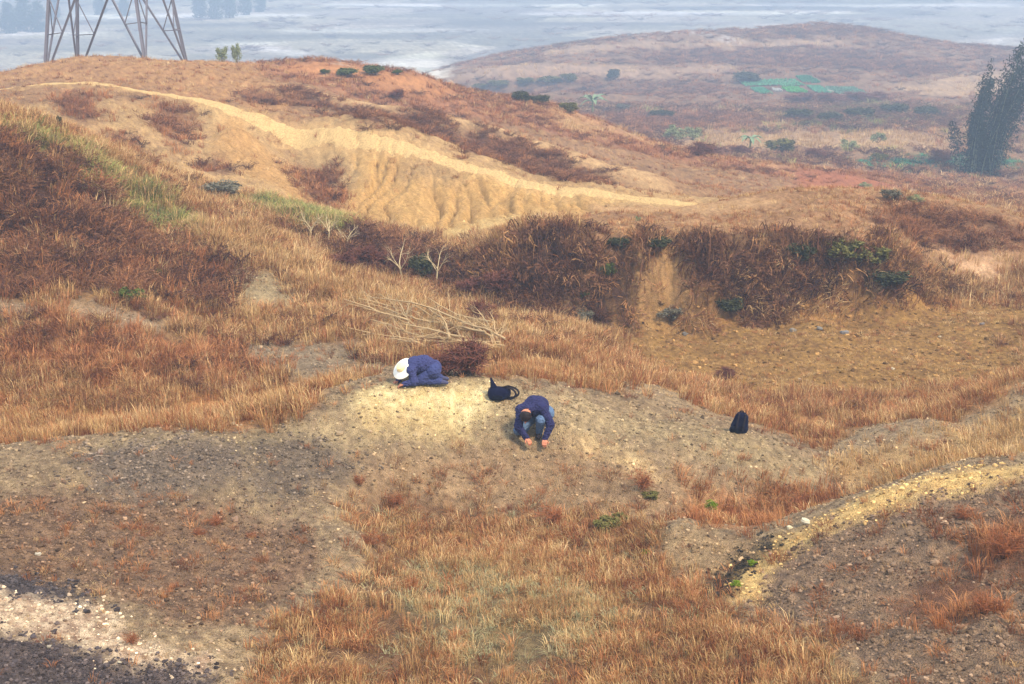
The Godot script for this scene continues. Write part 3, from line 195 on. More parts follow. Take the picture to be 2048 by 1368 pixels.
	["bare", [172, 146, 112], [146, 122, 96], [["straw", 3, 0.12]], PackedVector2Array([Vector2(1.74, 26.59), Vector2(2.50, 27.42), Vector2(3.40, 28.95), Vector2(4.05, 28.93), Vector2(3.49, 26.28), Vector2(2.63, 25.65)])],
	["mound_side", [178, 154, 116], [146, 124, 96], [["rust", 1.5, 0.12], ["straw", 2, 0.08]], PackedVector2Array([Vector2(-6.91, 22.05), Vector2(-5.60, 22.15), Vector2(-3.88, 22.34), Vector2(-2.70, 23.90), Vector2(-0.58, 24.46), Vector2(0.69, 24.55), Vector2(4.12, 24.13), Vector2(5.29, 23.53), Vector2(5.73, 22.64), Vector2(4.11, 22.90), Vector2(2.40, 23.16), Vector2(-0.21, 22.89), Vector2(-2.71, 22.26), Vector2(-4.94, 20.97)])],
	["cream_top", [236, 212, 160], [220, 190, 132], [["straw", 1, 0.06]], PackedVector2Array([Vector2(-2.73, 23.51), Vector2(-2.26, 24.00), Vector2(-1.57, 24.36), Vector2(-0.58, 24.46), Vector2(-0.35, 24.11), Vector2(-0.56, 23.53), Vector2(-0.82, 23.26), Vector2(-1.43, 23.33), Vector2(-2.12, 23.32)])],
	["cream_top", [206, 178, 126], [184, 154, 108], [["straw", 1, 0.06]], PackedVector2Array([Vector2(-2.81, 23.30), Vector2(-2.12, 23.30), Vector2(-0.82, 23.23), Vector2(-0.38, 22.89), Vector2(-1.24, 22.98), Vector2(-2.27, 23.04)])],
	["dark_gravel", [140, 120, 100], [112, 98, 86], [["rust", 1, 0.12]], PackedVector2Array([Vector2(-7.10, 21.58), Vector2(-6.09, 21.80), Vector2(-4.88, 21.89), Vector2(-4.25, 21.08), Vector2(-4.55, 20.57), Vector2(-5.47, 19.88), Vector2(-6.41, 20.29)])],
	["gravel", [132, 114, 94], [106, 92, 80], [["rust", 2, 0.14]], PackedVector2Array([Vector2(-4.29, 21.78), Vector2(-3.20, 22.22), Vector2(-2.73, 21.63), Vector2(-3.27, 20.31), Vector2(-4.10, 20.64)])],
	["rust_side", [168, 138, 104], [138, 112, 86], [["rust", 8, 0.13], ["straw", 5, 0.11], ["clump", 2.2, 0.2]], PackedVector2Array([Vector2(-2.73, 21.63), Vector2(-1.06, 22.66), Vector2(0.65, 22.73), Vector2(2.35, 22.54), Vector2(4.59, 22.58), Vector2(5.35, 22.12), Vector2(4.47, 21.89), Vector2(2.69, 19.78), Vector2(1.41, 21.03), Vector2(-0.19, 21.25), Vector2(-1.81, 21.30), Vector2(-2.66, 20.99)])],
	["tan_streak", [216, 184, 134], [196, 160, 112], [["straw", 1, 0.06]], PackedVector2Array([Vector2(0.74, 23.10), Vector2(1.35, 23.08), Vector2(2.59, 22.44), Vector2(2.41, 22.26), Vector2(1.51, 22.79)])],
	["rust_swale", [140, 106, 76], [108, 80, 60], [["rust", 36, 0.2], ["straw", 36, 0.21], ["grey", 6, 0.16], ["clump", 2.5, 0.26]], PackedVector2Array([Vector2(-2.82, 20.39), Vector2(-2.29, 21.27), Vector2(-1.01, 21.32), Vector2(0.21, 21.28), Vector2(1.80, 20.88), Vector2(2.34, 19.33), Vector2(1.95, 19.01), Vector2(2.57, 17.68), Vector2(2.91, 16.40), Vector2(3.52, 15.05), Vector2(3.93, 13.46), Vector2(3.77, 12.09), Vector2(-3.08, 12.71), Vector2(-2.95, 14.20), Vector2(-2.91, 16.08), Vector2(-2.21, 17.58), Vector2(-1.83, 18.75), Vector2(-2.26, 19.42)])],  # ground darkened to paint the shaded gaps between grass tufts
	["green_swale", [140, 118, 84], [112, 94, 70], [["grey", 40, 0.18], ["straw", 40, 0.2], ["rust", 14, 0.2]], PackedVector2Array([Vector2(-1.62, 18.70), Vector2(-0.55, 19.45), Vector2(0.89, 18.23), Vector2(1.52, 16.52), Vector2(1.07, 15.43), Vector2(-0.14, 15.14), Vector2(-1.01, 15.65), Vector2(-1.48, 16.98)])],
	["rust_hollow", [176, 118, 74], [150, 98, 64], [["rust", 46, 0.3], ["straw", 12, 0.28]], PackedVector2Array([Vector2(2.95, 21.73), Vector2(4.54, 22.31), Vector2(5.69, 22.48), Vector2(5.08, 21.66), Vector2(4.05, 19.80), Vector2(3.40, 19.48), Vector2(2.72, 19.44)])],
	["gully_tan", [184, 150, 104], [160, 128, 92], [["straw", 18, 0.26], ["rust", 5, 0.2]], PackedVector2Array([Vector2(5.76, 22.78), Vector2(5.81, 24.26), Vector2(6.88, 24.95), Vector2(7.75, 25.08), Vector2(8.43, 25.14), Vector2(9.91, 25.72), Vector2(7.54, 19.30), Vector2(7.14, 21.61), Vector2(6.25, 22.40)])],
	["bare", [170, 146, 112], [144, 122, 98], [["straw", 2, 0.1]], PackedVector2Array([Vector2(6.32, 24.88), Vector2(6.99, 25.03), Vector2(7.79, 25.21), Vector2(8.24, 25.13), Vector2(7.66, 24.40), Vector2(6.72, 24.28)])],
	["burnt", [144, 114, 88], [108, 86, 70], [["rust", 8, 0.13], ["straw", 4, 0.1], ["clump", 1.5, 0.16]], PackedVector2Array([Vector2(-8.44, 19.73), Vector2(-6.86, 19.96), Vector2(-4.72, 19.85), Vector2(-2.96, 19.16), Vector2(-2.70, 18.25), Vector2(-3.09, 16.40), Vector2(-3.66, 15.48), Vector2(-5.33, 16.65), Vector2(-6.80, 17.19), Vector2(-7.42, 17.08)])],
	["cream_patch", [236, 208, 172], [166, 136, 112], [["straw", 1, 0.08]], PackedVector2Array([Vector2(-6.85, 16.28), Vector2(-6.17, 16.50), Vector2(-5.42, 16.33), Vector2(-4.99, 15.83), Vector2(-4.29, 14.89), Vector2(-3.49, 14.67), Vector2(-3.55, 14.39), Vector2(-4.42, 14.28), Vector2(-5.34, 14.91), Vector2(-6.48, 15.30)])],
	["black_soil", [104, 90, 84], [74, 66, 66], [["rust", 2, 0.14]], PackedVector2Array([Vector2(-6.34, 14.93), Vector2(-5.43, 14.81), Vector2(-4.43, 14.13), Vector2(-3.42, 14.29), Vector2(-3.14, 13.46), Vector2(-5.17, 11.86)])],
	["black_soil", [92, 82, 80], [72, 66, 66], [["rust", 1, 0.14]], PackedVector2Array([Vector2(-7.17, 17.13), Vector2(-6.49, 17.05), Vector2(-5.75, 16.57), Vector2(-5.07, 16.00), Vector2(-5.63, 16.20), Vector2(-6.94, 16.52)])],
	["saddle_tan", [176, 146, 108], [150, 122, 92], [["rust", 3, 0.14], ["straw", 3, 0.1]], PackedVector2Array([Vector2(2.27, 19.38), Vector2(2.89, 19.01), Vector2(3.43, 18.75), Vector2(3.84, 18.68), Vector2(3.32, 18.10), Vector2(2.83, 17.55), Vector2(2.47, 17.93), Vector2(2.03, 19.13)])],
	["saddle_light", [222, 186, 122], [200, 160, 104], [["straw", 2, 0.1]], PackedVector2Array([Vector2(3.72, 18.63), Vector2(4.14, 18.79), Vector2(4.84, 18.78), Vector2(5.58, 18.97), Vector2(6.29, 18.99), Vector2(7.27, 18.58), Vector2(7.12, 18.15), Vector2(5.73, 18.25), Vector2(4.69, 18.16), Vector2(4.02, 18.17), Vector2(3.55, 17.46), Vector2(3.16, 16.72), Vector2(2.88, 16.78), Vector2(3.41, 17.83)])],
	["black_bank", [70, 62, 50], [56, 50, 44], [["rust", 2, 0.12]], PackedVector2Array([Vector2(2.68, 17.58), Vector2(3.13, 18.21), Vector2(3.63, 18.72), Vector2(3.74, 18.44), Vector2(3.41, 17.83), Vector2(2.97, 17.20), Vector2(2.70, 17.14)])],
	["right_slope", [150, 122, 96], [112, 92, 76], [["rust", 8, 0.14], ["straw", 4, 0.1], ["clump", 1.8, 0.2]], PackedVector2Array([Vector2(4.00, 18.08), Vector2(4.67, 18.07), Vector2(5.68, 18.08), Vector2(7.20, 17.99), Vector2(4.80, 11.29), Vector2(3.83, 11.81), Vector2(4.02, 13.83), Vector2(3.58, 15.34), Vector2(3.10, 16.39), Vector2(3.60, 17.40)])],
	["right_rust", [136, 100, 76], [110, 82, 66], [["rust", 26, 0.3], ["brush", 3, 0.3]], PackedVector2Array([Vector2(6.06, 16.90), Vector2(6.76, 17.13), Vector2(6.28, 15.69), Vector2(5.63, 15.89), Vector2(5.63, 16.30)])],
	["right_rust", [130, 92, 68], [106, 76, 60], [["rust", 20, 0.26]], PackedVector2Array([Vector2(5.09, 15.90), Vector2(5.70, 15.72), Vector2(5.58, 14.81), Vector2(4.80, 14.67), Vector2(4.56, 15.46)])],
]

# shrubs: x, distance, width, height, kind, label, group
var SHRUBS := [
	[-0.87, 25.13, 1.15, 0.75, "maroon", "dark maroon shrub close behind the kneeling person"],
	[-1.28, 24.98, 0.8, 0.5, "maroon", "low dark maroon shrub right beside the kneeling person"],
	[-0.75, 32.82, 0.9, 0.75, "maroon", "upright dark maroon shrub at the root end of the cut branches"],
	[5.11, 32.36, 0.6, 0.32, "maroon", "small dark red shrub alone at the edge of the flat field"],
	[2.14, 21.88, 0.5, 0.36, "rusty", "rusty shrub with mossy green foot on the mound's front slope"],
	[2.27, 21.65, 0.35, 0.12, "olive", "low olive green plant under the rusty shrub on the mound slope"],
	[3.27, 21.79, 0.3, 0.2, "moss", "small green plant in the rusty hollow behind the saddle"],
	[0.6, 20.76, 0.6, 0.35, "rusty", "rust red shrub in the swale below the mound"],
	[1.45, 20.32, 0.55, 0.25, "olive", "dull green low shrub in the swale below the mound"],
	[1.7, 20.52, 0.4, 0.2, "olive", "flat olive plant beside the dull green shrub in the swale"],
	[2.99, 17.28, 0.22, 0.1, "moss", "bright green moss cushion at the foot of the black soil bank", "moss on the black bank"],
	[3.32, 17.86, 0.18, 0.1, "moss", "bright green moss cushion high on the black soil bank", "moss on the black bank"],
	[1.94, 18.97, 0.2, 0.1, "moss", "bright green moss cushion at the tip of the tan saddle", "moss on the black bank"],
	[6.14, 16.17, 0.6, 0.4, "rusty", "dark red shrub high on the right hand slope"],
	[5.44, 14.65, 0.45, 0.25, "rusty", "dark red shrub low on the right hand slope"],
	[5.98, 17.3, 0.35, 0.2, "rusty", "small rusty tuft just below the pale saddle ridge"],
	[-2.46, 21.37, 0.28, 0.2, "rusty", "small rusty shrub at the top of the little scarp", "rusty shrubs by the little scarp"],
	[-1.89, 21.18, 0.35, 0.24, "rusty", "rusty shrub beside the little scarp", "rusty shrubs by the little scarp"],
	[-2.03, 18.92, 0.4, 0.24, "rusty", "dense rusty shrub at the foot of the little scarp", "rusty shrubs by the little scarp"],
	[-4.41, 19.41, 0.3, 0.14, "rusty", "low rusty clump on the burnt gravel slope", "rusty clumps on the burnt gravel slope"],
	[-4.56, 19.07, 0.24, 0.14, "rusty", "low rusty clump on the burnt gravel slope", "rusty clumps on the burnt gravel slope"],
	[-3.81, 19.13, 0.22, 0.12, "rusty", "low rusty clump on the burnt gravel slope", "rusty clumps on the burnt gravel slope"],
	[-4.46, 14.85, 0.22, 0.18, "rusty", "rusty shrub growing out of the cream soil patch"],
	[-8.77, 31.41, 0.8, 0.4, "green", "green creeper at the foot of the dark left bank", "green creepers on the left bank"],
	[-8.8, 33.52, 0.6, 0.35, "green", "green creeper higher on the dark left bank", "green creepers on the left bank"],
	[-9.57, 45.93, 2, 0.7, "grey", "grey green bush in the hollow below the yellow spur"],
	[-12.83, 40.35, 0.22, 0.55, "dark", "small upright dark green plant alone on the left crest"],
	[2.66, 38.52, 0.6, 0.55, "green", "bright green bush on the face of the brushy bank"],
	[2.03, 38.23, 0.3, 0.25, "green", "small green plant low on the brushy bank"],
	[9.49, 39.46, 1.3, 0.75, "olive", "olive bush spilling over the top of the bank", "olive bushes on the bank"],
	[10.3, 39.52, 1.2, 0.7, "olive", "olive bush spilling over the top of the bank", "olive bushes on the bank"],
	[8.15, 39.15, 1, 0.7, "dark", "dark green bush on the upper face of the bank"],
	[3.04, 39.1, 0.9, 0.4, "dark", "dark bush hanging over the lip of the bank", "dark bushes on the bank lip"],
	[4.15, 38.95, 0.9, 0.35, "dark", "dark bush hanging over the lip of the bank", "dark bushes on the bank lip"],
	[3.87, 42.56, 0.25, 0.25, "pale", "tiny pale green plant alone on the bare knoll"],
	[-4.63, 38.25, 0.9, 0.7, "maroon", "dark maroon thicket bush in the gully", "maroon bushes in the gully"],
	[-4.11, 39.98, 1.1, 0.9, "maroon", "dark maroon thicket bush in the gully", "maroon bushes in the gully"],
	[-3.39, 39.98, 1, 0.8, "maroon", "dark maroon thicket bush in the gully", "maroon bushes in the gully"],
	[-2.67, 40.02, 0.9, 0.8, "dark", "dark green bush between the two bare saplings"],
	[-1.19, 38.94, 1, 0.6, "maroon", "dark maroon thicket bush in the gully", "maroon bushes in the gully"],
	[-0.34, 38.51, 1.1, 0.8, "maroon", "broad maroon bush at the left end of the bank"],
	[2.02, 37.87, 0.8, 0.35, "grey", "grey shrub at the foot of the bank beside the pale lip"],
	[4.46, 38.08, 1, 0.5, "grey", "tangled grey shrub under the bare clay of the bank"],
	[6.08, 38.24, 0.9, 0.5, "dark", "dark shrub at the bank foot between straw grasses"],
	[10.61, 39.18, 1.4, 0.6, "dark", "dark hollow shrub under the right end of the bank"],
	[0.55, 98.55, 1.7, 0.9, "dark", "dark round bush on the third ridge crest", "dark bushes on the third ridge crest"],
	[1.95, 99.73, 1.7, 0.7, "dark", "dark round bush on the third ridge crest", "dark bushes on the third ridge crest"],
	[4.04, 99.3, 1.7, 0.8, "olive", "olive bush at the end of the third ridge crest"],
	[-7.08, 88.46, 1.2, 0.8, "maroon", "single maroon bush below the orange soil cap"],
	[-10.63, 92.92, 1.6, 0.6, "green", "blue green spiky bush on the orange soil cap", "green bushes on the orange soil cap"],
	[-9.05, 94.31, 1.6, 0.7, "green", "blue green spiky bush on the orange soil cap", "green bushes on the orange soil cap"],
	[-12.1, 93.11, 0.8, 0.4, "green", "small green bush on the orange soil cap", "green bushes on the orange soil cap"],
	[-7.6, 95.48, 0.8, 0.4, "green", "small green bush on the orange soil cap", "green bushes on the orange soil cap"],
	[12.55, 46.58, 0.9, 0.5, "grey", "grey green bush on the back of the knoll"],
	[26.02, 137.43, 3.6, 1.6, "olive", "rounded olive green bush below the valley's straw field"],
	[27.53, 128.38, 2.6, 1.2, "maroon", "purple brown bush on the small valley mound"],
	[12.34, 92.83, 2.5, 1, "maroon", "purple bush beside the valley stream bed", "purple bushes in the valley"],
	[18.4, 125.13, 2.5, 1, "maroon", "purple bush beside the valley stream bed", "purple bushes in the valley"],
	[20.71, 128.48, 2.5, 1.2, "maroon", "purple bush beside the valley stream bed", "purple bushes in the valley"],
	[42.22, 139.37, 3, 1.6, "maroon", "dark purple bush left of the bamboo clump"],
	[35.15, 134.94, 2, 1, "olive", "olive bush beside the green crop in the valley"],
	[-2.21, 263.91, 5, 1.2, "olive", "dark hedge bush along the foot of the far hill", "hedge along the far hill"],
	[2.39, 264.07, 4, 1.6, "olive", "dark hedge bush along the foot of the far hill", "hedge along the far hill"],
	[7, 264.32, 5.5, 1.4, "olive", "dark hedge bush along the foot of the far hill", "hedge along the far hill"],
	[10.68, 264.56, 4, 1.8, "olive", "dark hedge bush along the foot of the far hill", "hedge along the far hill"],
	[-5.9, 264.46, 3.5, 1, "olive", "dark hedge bush along the foot of the far hill", "hedge along the far hill"],
	[18.78, 264.47, 3, 2.4, "dark", "lone dark tree shaped bush on the far hill slope"],
	[40.78, 251.33, 6, 2.2, "dark", "dark bush at the left end of the vegetable terrace"],
	[42.91, 213.08, 6, 1.8, "maroon", "purple scrub below the vegetable terrace", "purple scrub below the vegetable terrace"],
	[47.06, 211.61, 6, 1.8, "maroon", "purple scrub below the vegetable terrace", "purple scrub below the vegetable terrace"],
	[52.03, 213.82, 6, 1.8, "maroon", "purple scrub below the vegetable terrace", "purple scrub below the vegetable terrace"],
	[55.3, 217.93, 5, 1.6, "maroon", "purple scrub below the vegetable terrace", "purple scrub below the vegetable terrace"],
	[19.87, 185.12, 2.6, 1.3, "dark", "dark bush in the middle of the valley floor", "dark bushes on the valley floor"],
	[18.52, 184.63, 2.2, 1.2, "dark", "dark bush in the middle of the valley floor", "dark bushes on the valley floor"],
	[36.38, 180.02, 4.5, 1.8, "dark", "dark bush in the middle of the valley floor", "dark bushes on the valley floor"],
	[39.34, 176.22, 4, 1.6, "dark", "dark bush in the middle of the valley floor", "dark bushes on the valley floor"],
	[44.17, 180.87, 4.5, 1.8, "dark", "dark bush in the middle of the valley floor", "dark bushes on the valley floor"],
	[50.75, 188.98, 4.5, 1.8, "dark", "dark bush in the middle of the valley floor", "dark bushes on the valley floor"],
	[53.92, 186.15, 4.5, 1.8, "dark", "dark bush in the middle of the valley floor", "dark bushes on the valley floor"],
	[15.16, 195.94, 3, 1.2, "grey", "grey bush beside the banana plant"],
	[16.54, 143.93, 2.6, 2, "pale", "pale feathery shrub on the valley floor", "pale feathery shrubs in the valley"],
	[18.82, 147.99, 2.2, 1.8, "pale", "pale feathery shrub on the valley floor", "pale feathery shrubs in the valley"],
	[34.04, 142.64, 2.2, 1.4, "pale", "pale feathery shrub on the valley floor", "pale feathery shrubs in the valley"],
	[38.59, 149.78, 2, 1.4, "pale", "pale feathery shrub on the valley floor", "pale feathery shrubs in the valley"],
	[13.42, 46.67, 0.7, 0.3, "pale", "pale green plant in front of the bamboo", "pale green plants near the bamboo"],
	[22.32, 88.88, 1, 0.4, "pale", "pale green plant beside the red soil", "pale green plants near the bamboo"],
	[-19.06, 95, 1, 1.3, "pale", "hazy pale green sapling behind the left hill crest", "pale saplings behind the hill crest"],
	[-18.13, 95, 0.8, 1.6, "pale", "hazy pale green sapling behind the left hill crest", "pale saplings behind the hill crest"],
]
var SAPLINGS := [[-3.13, 39.4, 1.3, -0.08, "slim bare pale sapling at the left of the gully thicket"], [-2.19, 39.7, 1.2, 0.05, "forked bare pale sapling at the right of the gully thicket"], [-6.02, 41.65, 0.95, 0, "short bare sapling under the green grass lip"], [-5.53, 41.61, 0.95, 0.08, "short bare sapling under the green grass lip"], [-5, 41.55, 0.9, 0.1, "short bare sapling under the green grass lip"], [-2.44, 32.63, 0.75, -0.1, "bare upright sapling standing in the heap of cut branches"]]
var FALLEN := [[-0.44, 30.39, -3.55, 33.61, 0.05, 0.3], [-0.95, 30.91, -2.35, 33.18, 0.1, 0.25], [-0.26, 29.92, -3.71, 31.15, 0.05, 0.15], [-1.38, 30.18, -2.25, 33.5, 0.1, 0.25], [-0.71, 29.93, -3.33, 31.97, 0.1, 0.15], [-0.43, 30.14, -0.82, 32.24, 0, 0.4], [-0.26, 29.83, -0.45, 31.47, 0, 0.4], [-2.41, 32.23, -4.05, 33.18, 0.1, 0.35], [-0.15, 29.67, -1.61, 30.43, 0.05, 0.15], [-1.9, 29.66, -2.74, 30.52, 0.05, 0.1], [-0.45, 31.47, -2.04, 34.05, 0.2, 0.3], [-0.6, 30.38, -1.72, 32.52, 0.15, 0.25], [-1.04, 30.21, -2.59, 31.5, 0.1, 0.2], [-0.15, 30.01, -1.38, 31.64, 0.1, 0.2], [-1.7, 32.15, -3.2, 33.13, 0.1, 0.2], [-2.24, 33.26, -3.76, 33.93, 0.05, 0.2], [-0.26, 29.59, -1.04, 29.94, 0.05, 0.12]]
const BAMBOO := [43.98, 133.12]
const BANANAS := [[10.25, 181.69, 1.25], [23.46, 139.6, 0.8]]
var TREES := [[-213.21, 616.02, 1, "hazy blue tree at the left edge of the far plain"], [-210.22, 626.33, 1.1, "hazy blue tree in the grove left of the tower"], [-202.52, 621.14, 1, "hazy blue tree in the grove left of the tower"], [-216.87, 690.1, 0.8, "hazy blue tree behind the tower's left leg"], [-219.93, 610.97, 1.1, "hazy blue tree at the left edge of the far plain"], [-190.61, 716.81, 0.8, "hazy blue tree seen through the tower legs"], [-204.88, 723.86, 0.8, "hazy blue tree seen through the tower legs"], [-150.76, 702.95, 1, "hazy blue tree in the grove right of the tower"], [-142.17, 696.27, 1.1, "hazy blue tree in the grove right of the tower"], [-136.24, 702.82, 1, "hazy blue tree in the grove right of the tower"], [-132.7, 723.44, 0.9, "hazy blue tree in the grove right of the tower"], [-128.96, 745.38, 0.8, "hazy blue tree in the grove right of the tower"]]
const PYLON := [[-31.46, 97], [-23.71, 93.5], [-22.18, 99], [-30.86, 102.5]]
const PEOPLE := [[-1.68, 24.31], [0.38, 22.94]]
const BAGS := [[-0.19, 24.02], [4.09, 24.11]]
var STONES := [
	[-6.51, 17.85, 0.0806, [171, 160, 140], "pale block of stone alone on the burnt gravel slope", ""],
	[4.22, 18.78, 0.1364, [192, 180, 152], "bright white rock on the pale saddle ridge", ""],
	[4, 18.82, 0.0868, [188, 176, 144], "flat cream rock beside the bright white rock", ""],
	[-5.27, 14.51, 0.062, [152, 140, 120], "small tan stone on the black soil patch", ""],
	[-4.4, 14.21, 0.0496, [164, 152, 128], "tiny pale stone at the edge of the black soil patch", ""],
	[7.64, 37.08, 0.186, [120, 112, 102], "flat grey stone lying on the field", "grey stones on the field"],
	[8.95, 36.65, 0.217, [118, 113, 110], "flat grey stone lying on the field", "grey stones on the field"],
	[8.36, 37.03, 0.1736, [120, 113, 104], "flat grey stone lying on the field", "grey stones on the field"],
	[9.28, 32.97, 0.0992, [179, 164, 136], "small cream stone lying on the field", "cream stones on the field"],
	[11.47, 36.51, 0.0744, [179, 164, 136], "small cream stone lying on the field", "cream stones on the field"],
	[6.91, 32.38, 0.0868, [171, 156, 128], "small cream stone lying on the field", "cream stones on the field"],
	[4.78, 37.63, 0.155, [120, 113, 104], "flat grey stone lying on the field", "grey stones on the field"],
	[12.87, 37.36, 0.124, [120, 113, 108], "flat grey stone lying on the field", "grey stones on the field"],
]
var BEDS := [
	[40.01, 244.9, 49.99, 253.27, [96, 158, 120], "blue green vegetable bed along the back of the terrace"],
	[50.88, 249.34, 53.54, 258.05, [70, 132, 100], "dark green vegetable bed at the terrace's back corner"],
	[39.84, 229.79, 41.89, 239.99, [84, 150, 116], "narrow green vegetable bed at the terrace's front left"],
	[43.17, 235.22, 44.24, 238.01, [200, 196, 188], "strip of white plastic sheet among the vegetable beds"],
	[45.34, 232.74, 48.08, 241.55, [92, 166, 96], "bright green vegetable bed in the middle of the terrace"],
	[50.06, 233.8, 52.31, 243.61, [96, 160, 126], "pale green vegetable bed at the terrace's front right"],
	[52.79, 232.85, 57.77, 242.78, [104, 140, 116], "grey green vegetable bed on the small right terrace"],
	[51.86, 234.28, 52.44, 236.11, [196, 188, 170], "small pale sheet at the edge of the right terrace"],
]
const PATH: Array[Vector2] = [Vector2(-28.28, 72.00), Vector2(-25.00, 70.00), Vector2(-21.72, 69.00), Vector2(-18.07, 67.00), Vector2(-15.91, 65.70), Vector2(-14.06, 64.50), Vector2(-11.04, 62.50), Vector2(-8.16, 60.50), Vector2(-6.77, 59.40), Vector2(-5.43, 58.40), Vector2(-4.13, 57.40), Vector2(-2.88, 56.50), Vector2(-1.65, 55.40), Vector2(-0.46, 54.50), Vector2(0.50, 53.60), Vector2(1.43, 53.00), Vector2(2.91, 52.40), Vector2(4.15, 51.60), Vector2(5.54, 50.80), Vector2(6.74, 50.20)]
const DENSITY := 1.25

var cam: Camera3D
var rng := RandomNumberGenerator.new()
var names := {}
var soil_tex: ImageTexture
var soil_relief: ImageTexture
var zone_names := {}

func _ready() -> void:
	cam = Camera3D.new()
	cam.name = "camera"
	cam.position = EYE
	cam.rotation_degrees.x = -16.8986
	cam.fov = 27.0463
	cam.near = 0.1
	cam.far = 8000.0
	add_child(cam)
	cam.current = true
	var env := Environment.new()
	env.background_mode = Environment.BG_SKY
	var sky := Sky.new()
	var sm := ProceduralSkyMaterial.new()
	sm.sky_top_color = Color(0.72, 0.78, 0.86)
	sm.sky_horizon_color = Color(0.86, 0.88, 0.9)
	sm.ground_horizon_color = Color(0.6, 0.58, 0.55)
	sm.ground_bottom_color = Color(0.35, 0.3, 0.25)
	sm.sun_angle_max = 1.0
	sky.sky_material = sm
	env.sky = sky
	env.tonemap_mode = Environment.TONE_MAPPER_LINEAR
	env.tonemap_exposure = 3.65
	env.background_energy_multiplier = 0.68
	env.fog_enabled = true
	env.fog_density = 0.0017
	env.fog_light_color = Color(0.82, 0.9, 1.0)
	env.sdfgi_enabled = true
	env.ssao_enabled = true
	env.ssil_enabled = true
	var we := WorldEnvironment.new()
	we.name = "environment"
	we.environment = env
	add_child(we)
	var sun := DirectionalLight3D.new()
	sun.name = "sun"
	sun.light_energy = 0.5
	sun.light_color = Color(1.0, 0.94, 0.84)
	sun.light_angular_distance = 10.0
	sun.shadow_enabled = true
	sun.rotation_degrees = Vector3(-52, 48, 0)
	add_child(sun)
	make_noise(n_big, 1, 7.0, 3)
	make_noise(n_mid, 2, 1.6, 3)
	make_noise(n_small, 3, 0.34, 2)
	make_noise(n_rill, 4, 1.5, 2)
	make_noise(n_warp, 6, 1.9, 2)
	make_noise(n_fold, 12, 0.09, 2)
	make_noise(n_field, 15, 55.0, 1, FastNoiseLite.TYPE_CELLULAR)
	n_field.cellular_return_type = FastNoiseLite.RETURN_CELL_VALUE
	solve_land()
	lay_zones()
	print("land ", Time.get_ticks_msec())
	build_ground()
	footpath()
	print("ground ", Time.get_ticks_msec())
	crouching_person()
	kneeling_person()
	backpacks()
	print("people ", Time.get_ticks_msec())
	pylon()
	bamboo()
	for i in BANANAS.size():
		banana(BANANAS[i], ["pale green banana plant at the end of the third ridge", "small banana plant on the open valley floor"][i])
	shrubs()
	bare_plants()
	far_trees()
	vegetable_beds()
	stones()
	print("plants ", Time.get_ticks_msec())
	sow()
	gravel()
	print("done ", Time.get_ticks_msec())

# ---------- the land ----------
const T0 := -0.64
const T1 := 0.64
const CT := 130
const CL := 620
const L0 := 1.7917595   # ln 6
const L1 := 8.0063676   # ln 3000
const MT := 640
const ML := 1000
var coarse := PackedFloat32Array()
var zmap := PackedByteArray()
var zs := []
var n_big := FastNoiseLite.new()
var n_mid := FastNoiseLite.new()
var n_small := FastNoiseLite.new()
var n_rill := FastNoiseLite.new()
var n_warp := FastNoiseLite.new()
var n_fold := FastNoiseLite.new()
var n_field := FastNoiseLite.new()

func make_noise(n: FastNoiseLite, s: int, wave: float, oct: int, kind := FastNoiseLite.TYPE_SIMPLEX_SMOOTH) -> void:
	n.seed = s
	n.noise_type = kind
	n.frequency = 1.0 / wave
	n.fractal_type = FastNoiseLite.FRACTAL_FBM if oct > 1 else FastNoiseLite.FRACTAL_NONE
	n.fractal_octaves = oct

func solve_land() -> void:
	var n := LAND.size()
	var m := n + 3
	var qx := PackedFloat64Array()
	var ql := PackedFloat64Array()
	var rows := []
	for p in LAND:
		qx.append(p.x / p.z)
		ql.append(log(p.z))
	for i in n:
		var r := PackedFloat64Array()
		r.resize(m + 1)
		for j in n:
			var dx := qx[i] - qx[j]
			var dl := ql[i] - ql[j]
			var r2 := dx * dx + dl * dl
			r[j] = 0.5 * r2 * log(r2 + 1e-12)
		r[i] += 2e-5
		r[n] = 1.0
		r[n + 1] = qx[i]
		r[n + 2] = ql[i]
		r[m] = (LAND[i].y - EYE.y) / LAND[i].z
		rows.append(r)
	for k in 3:
		var r := PackedFloat64Array()
		r.resize(m + 1)
		for j in n:
			r[j] = 1.0 if k == 0 else (qx[j] if k == 1 else ql[j])
		rows.append(r)
	for k in m:
		var best := k
		for i in range(k + 1, m):
			if absf(rows[i][k]) > absf(rows[best][k]):
				best = i
		var t = rows[k]
		rows[k] = rows[best]
		rows[best] = t
		var pk: PackedFloat64Array = rows[k]
		var inv := 1.0 / pk[k]
		for i in range(k + 1, m):
			var ri: PackedFloat64Array = rows[i]
			var f := ri[k] * inv
			if f == 0.0:
				continue
			for j in range(k, m + 1):
				ri[j] -= f * pk[j]
			rows[i] = ri
	var w := PackedFloat64Array()
	w.resize(m)
	for i in range(m - 1, -1, -1):
		var ri: PackedFloat64Array = rows[i]
		var s := ri[m]
		for j in range(i + 1, m):
			s -= ri[j] * w[j]
		w[i] = s / ri[i]
	coarse.resize(CT * CL)
	for a in CT:
		var t := T0 + (T1 - T0) * a / (CT - 1)
		for b in CL:
			var l := L0 + (L1 - L0) * b / (CL - 1)
			var v := w[n] + w[n + 1] * t + w[n + 2] * l
			for k in n:
				var dx := qx[k] - t
				var dl := ql[k] - l
				var r2 := dx * dx + dl * dl
				v += w[k] * 0.5 * r2 * log(r2 + 1e-12)
			coarse[a * CL + b] = v

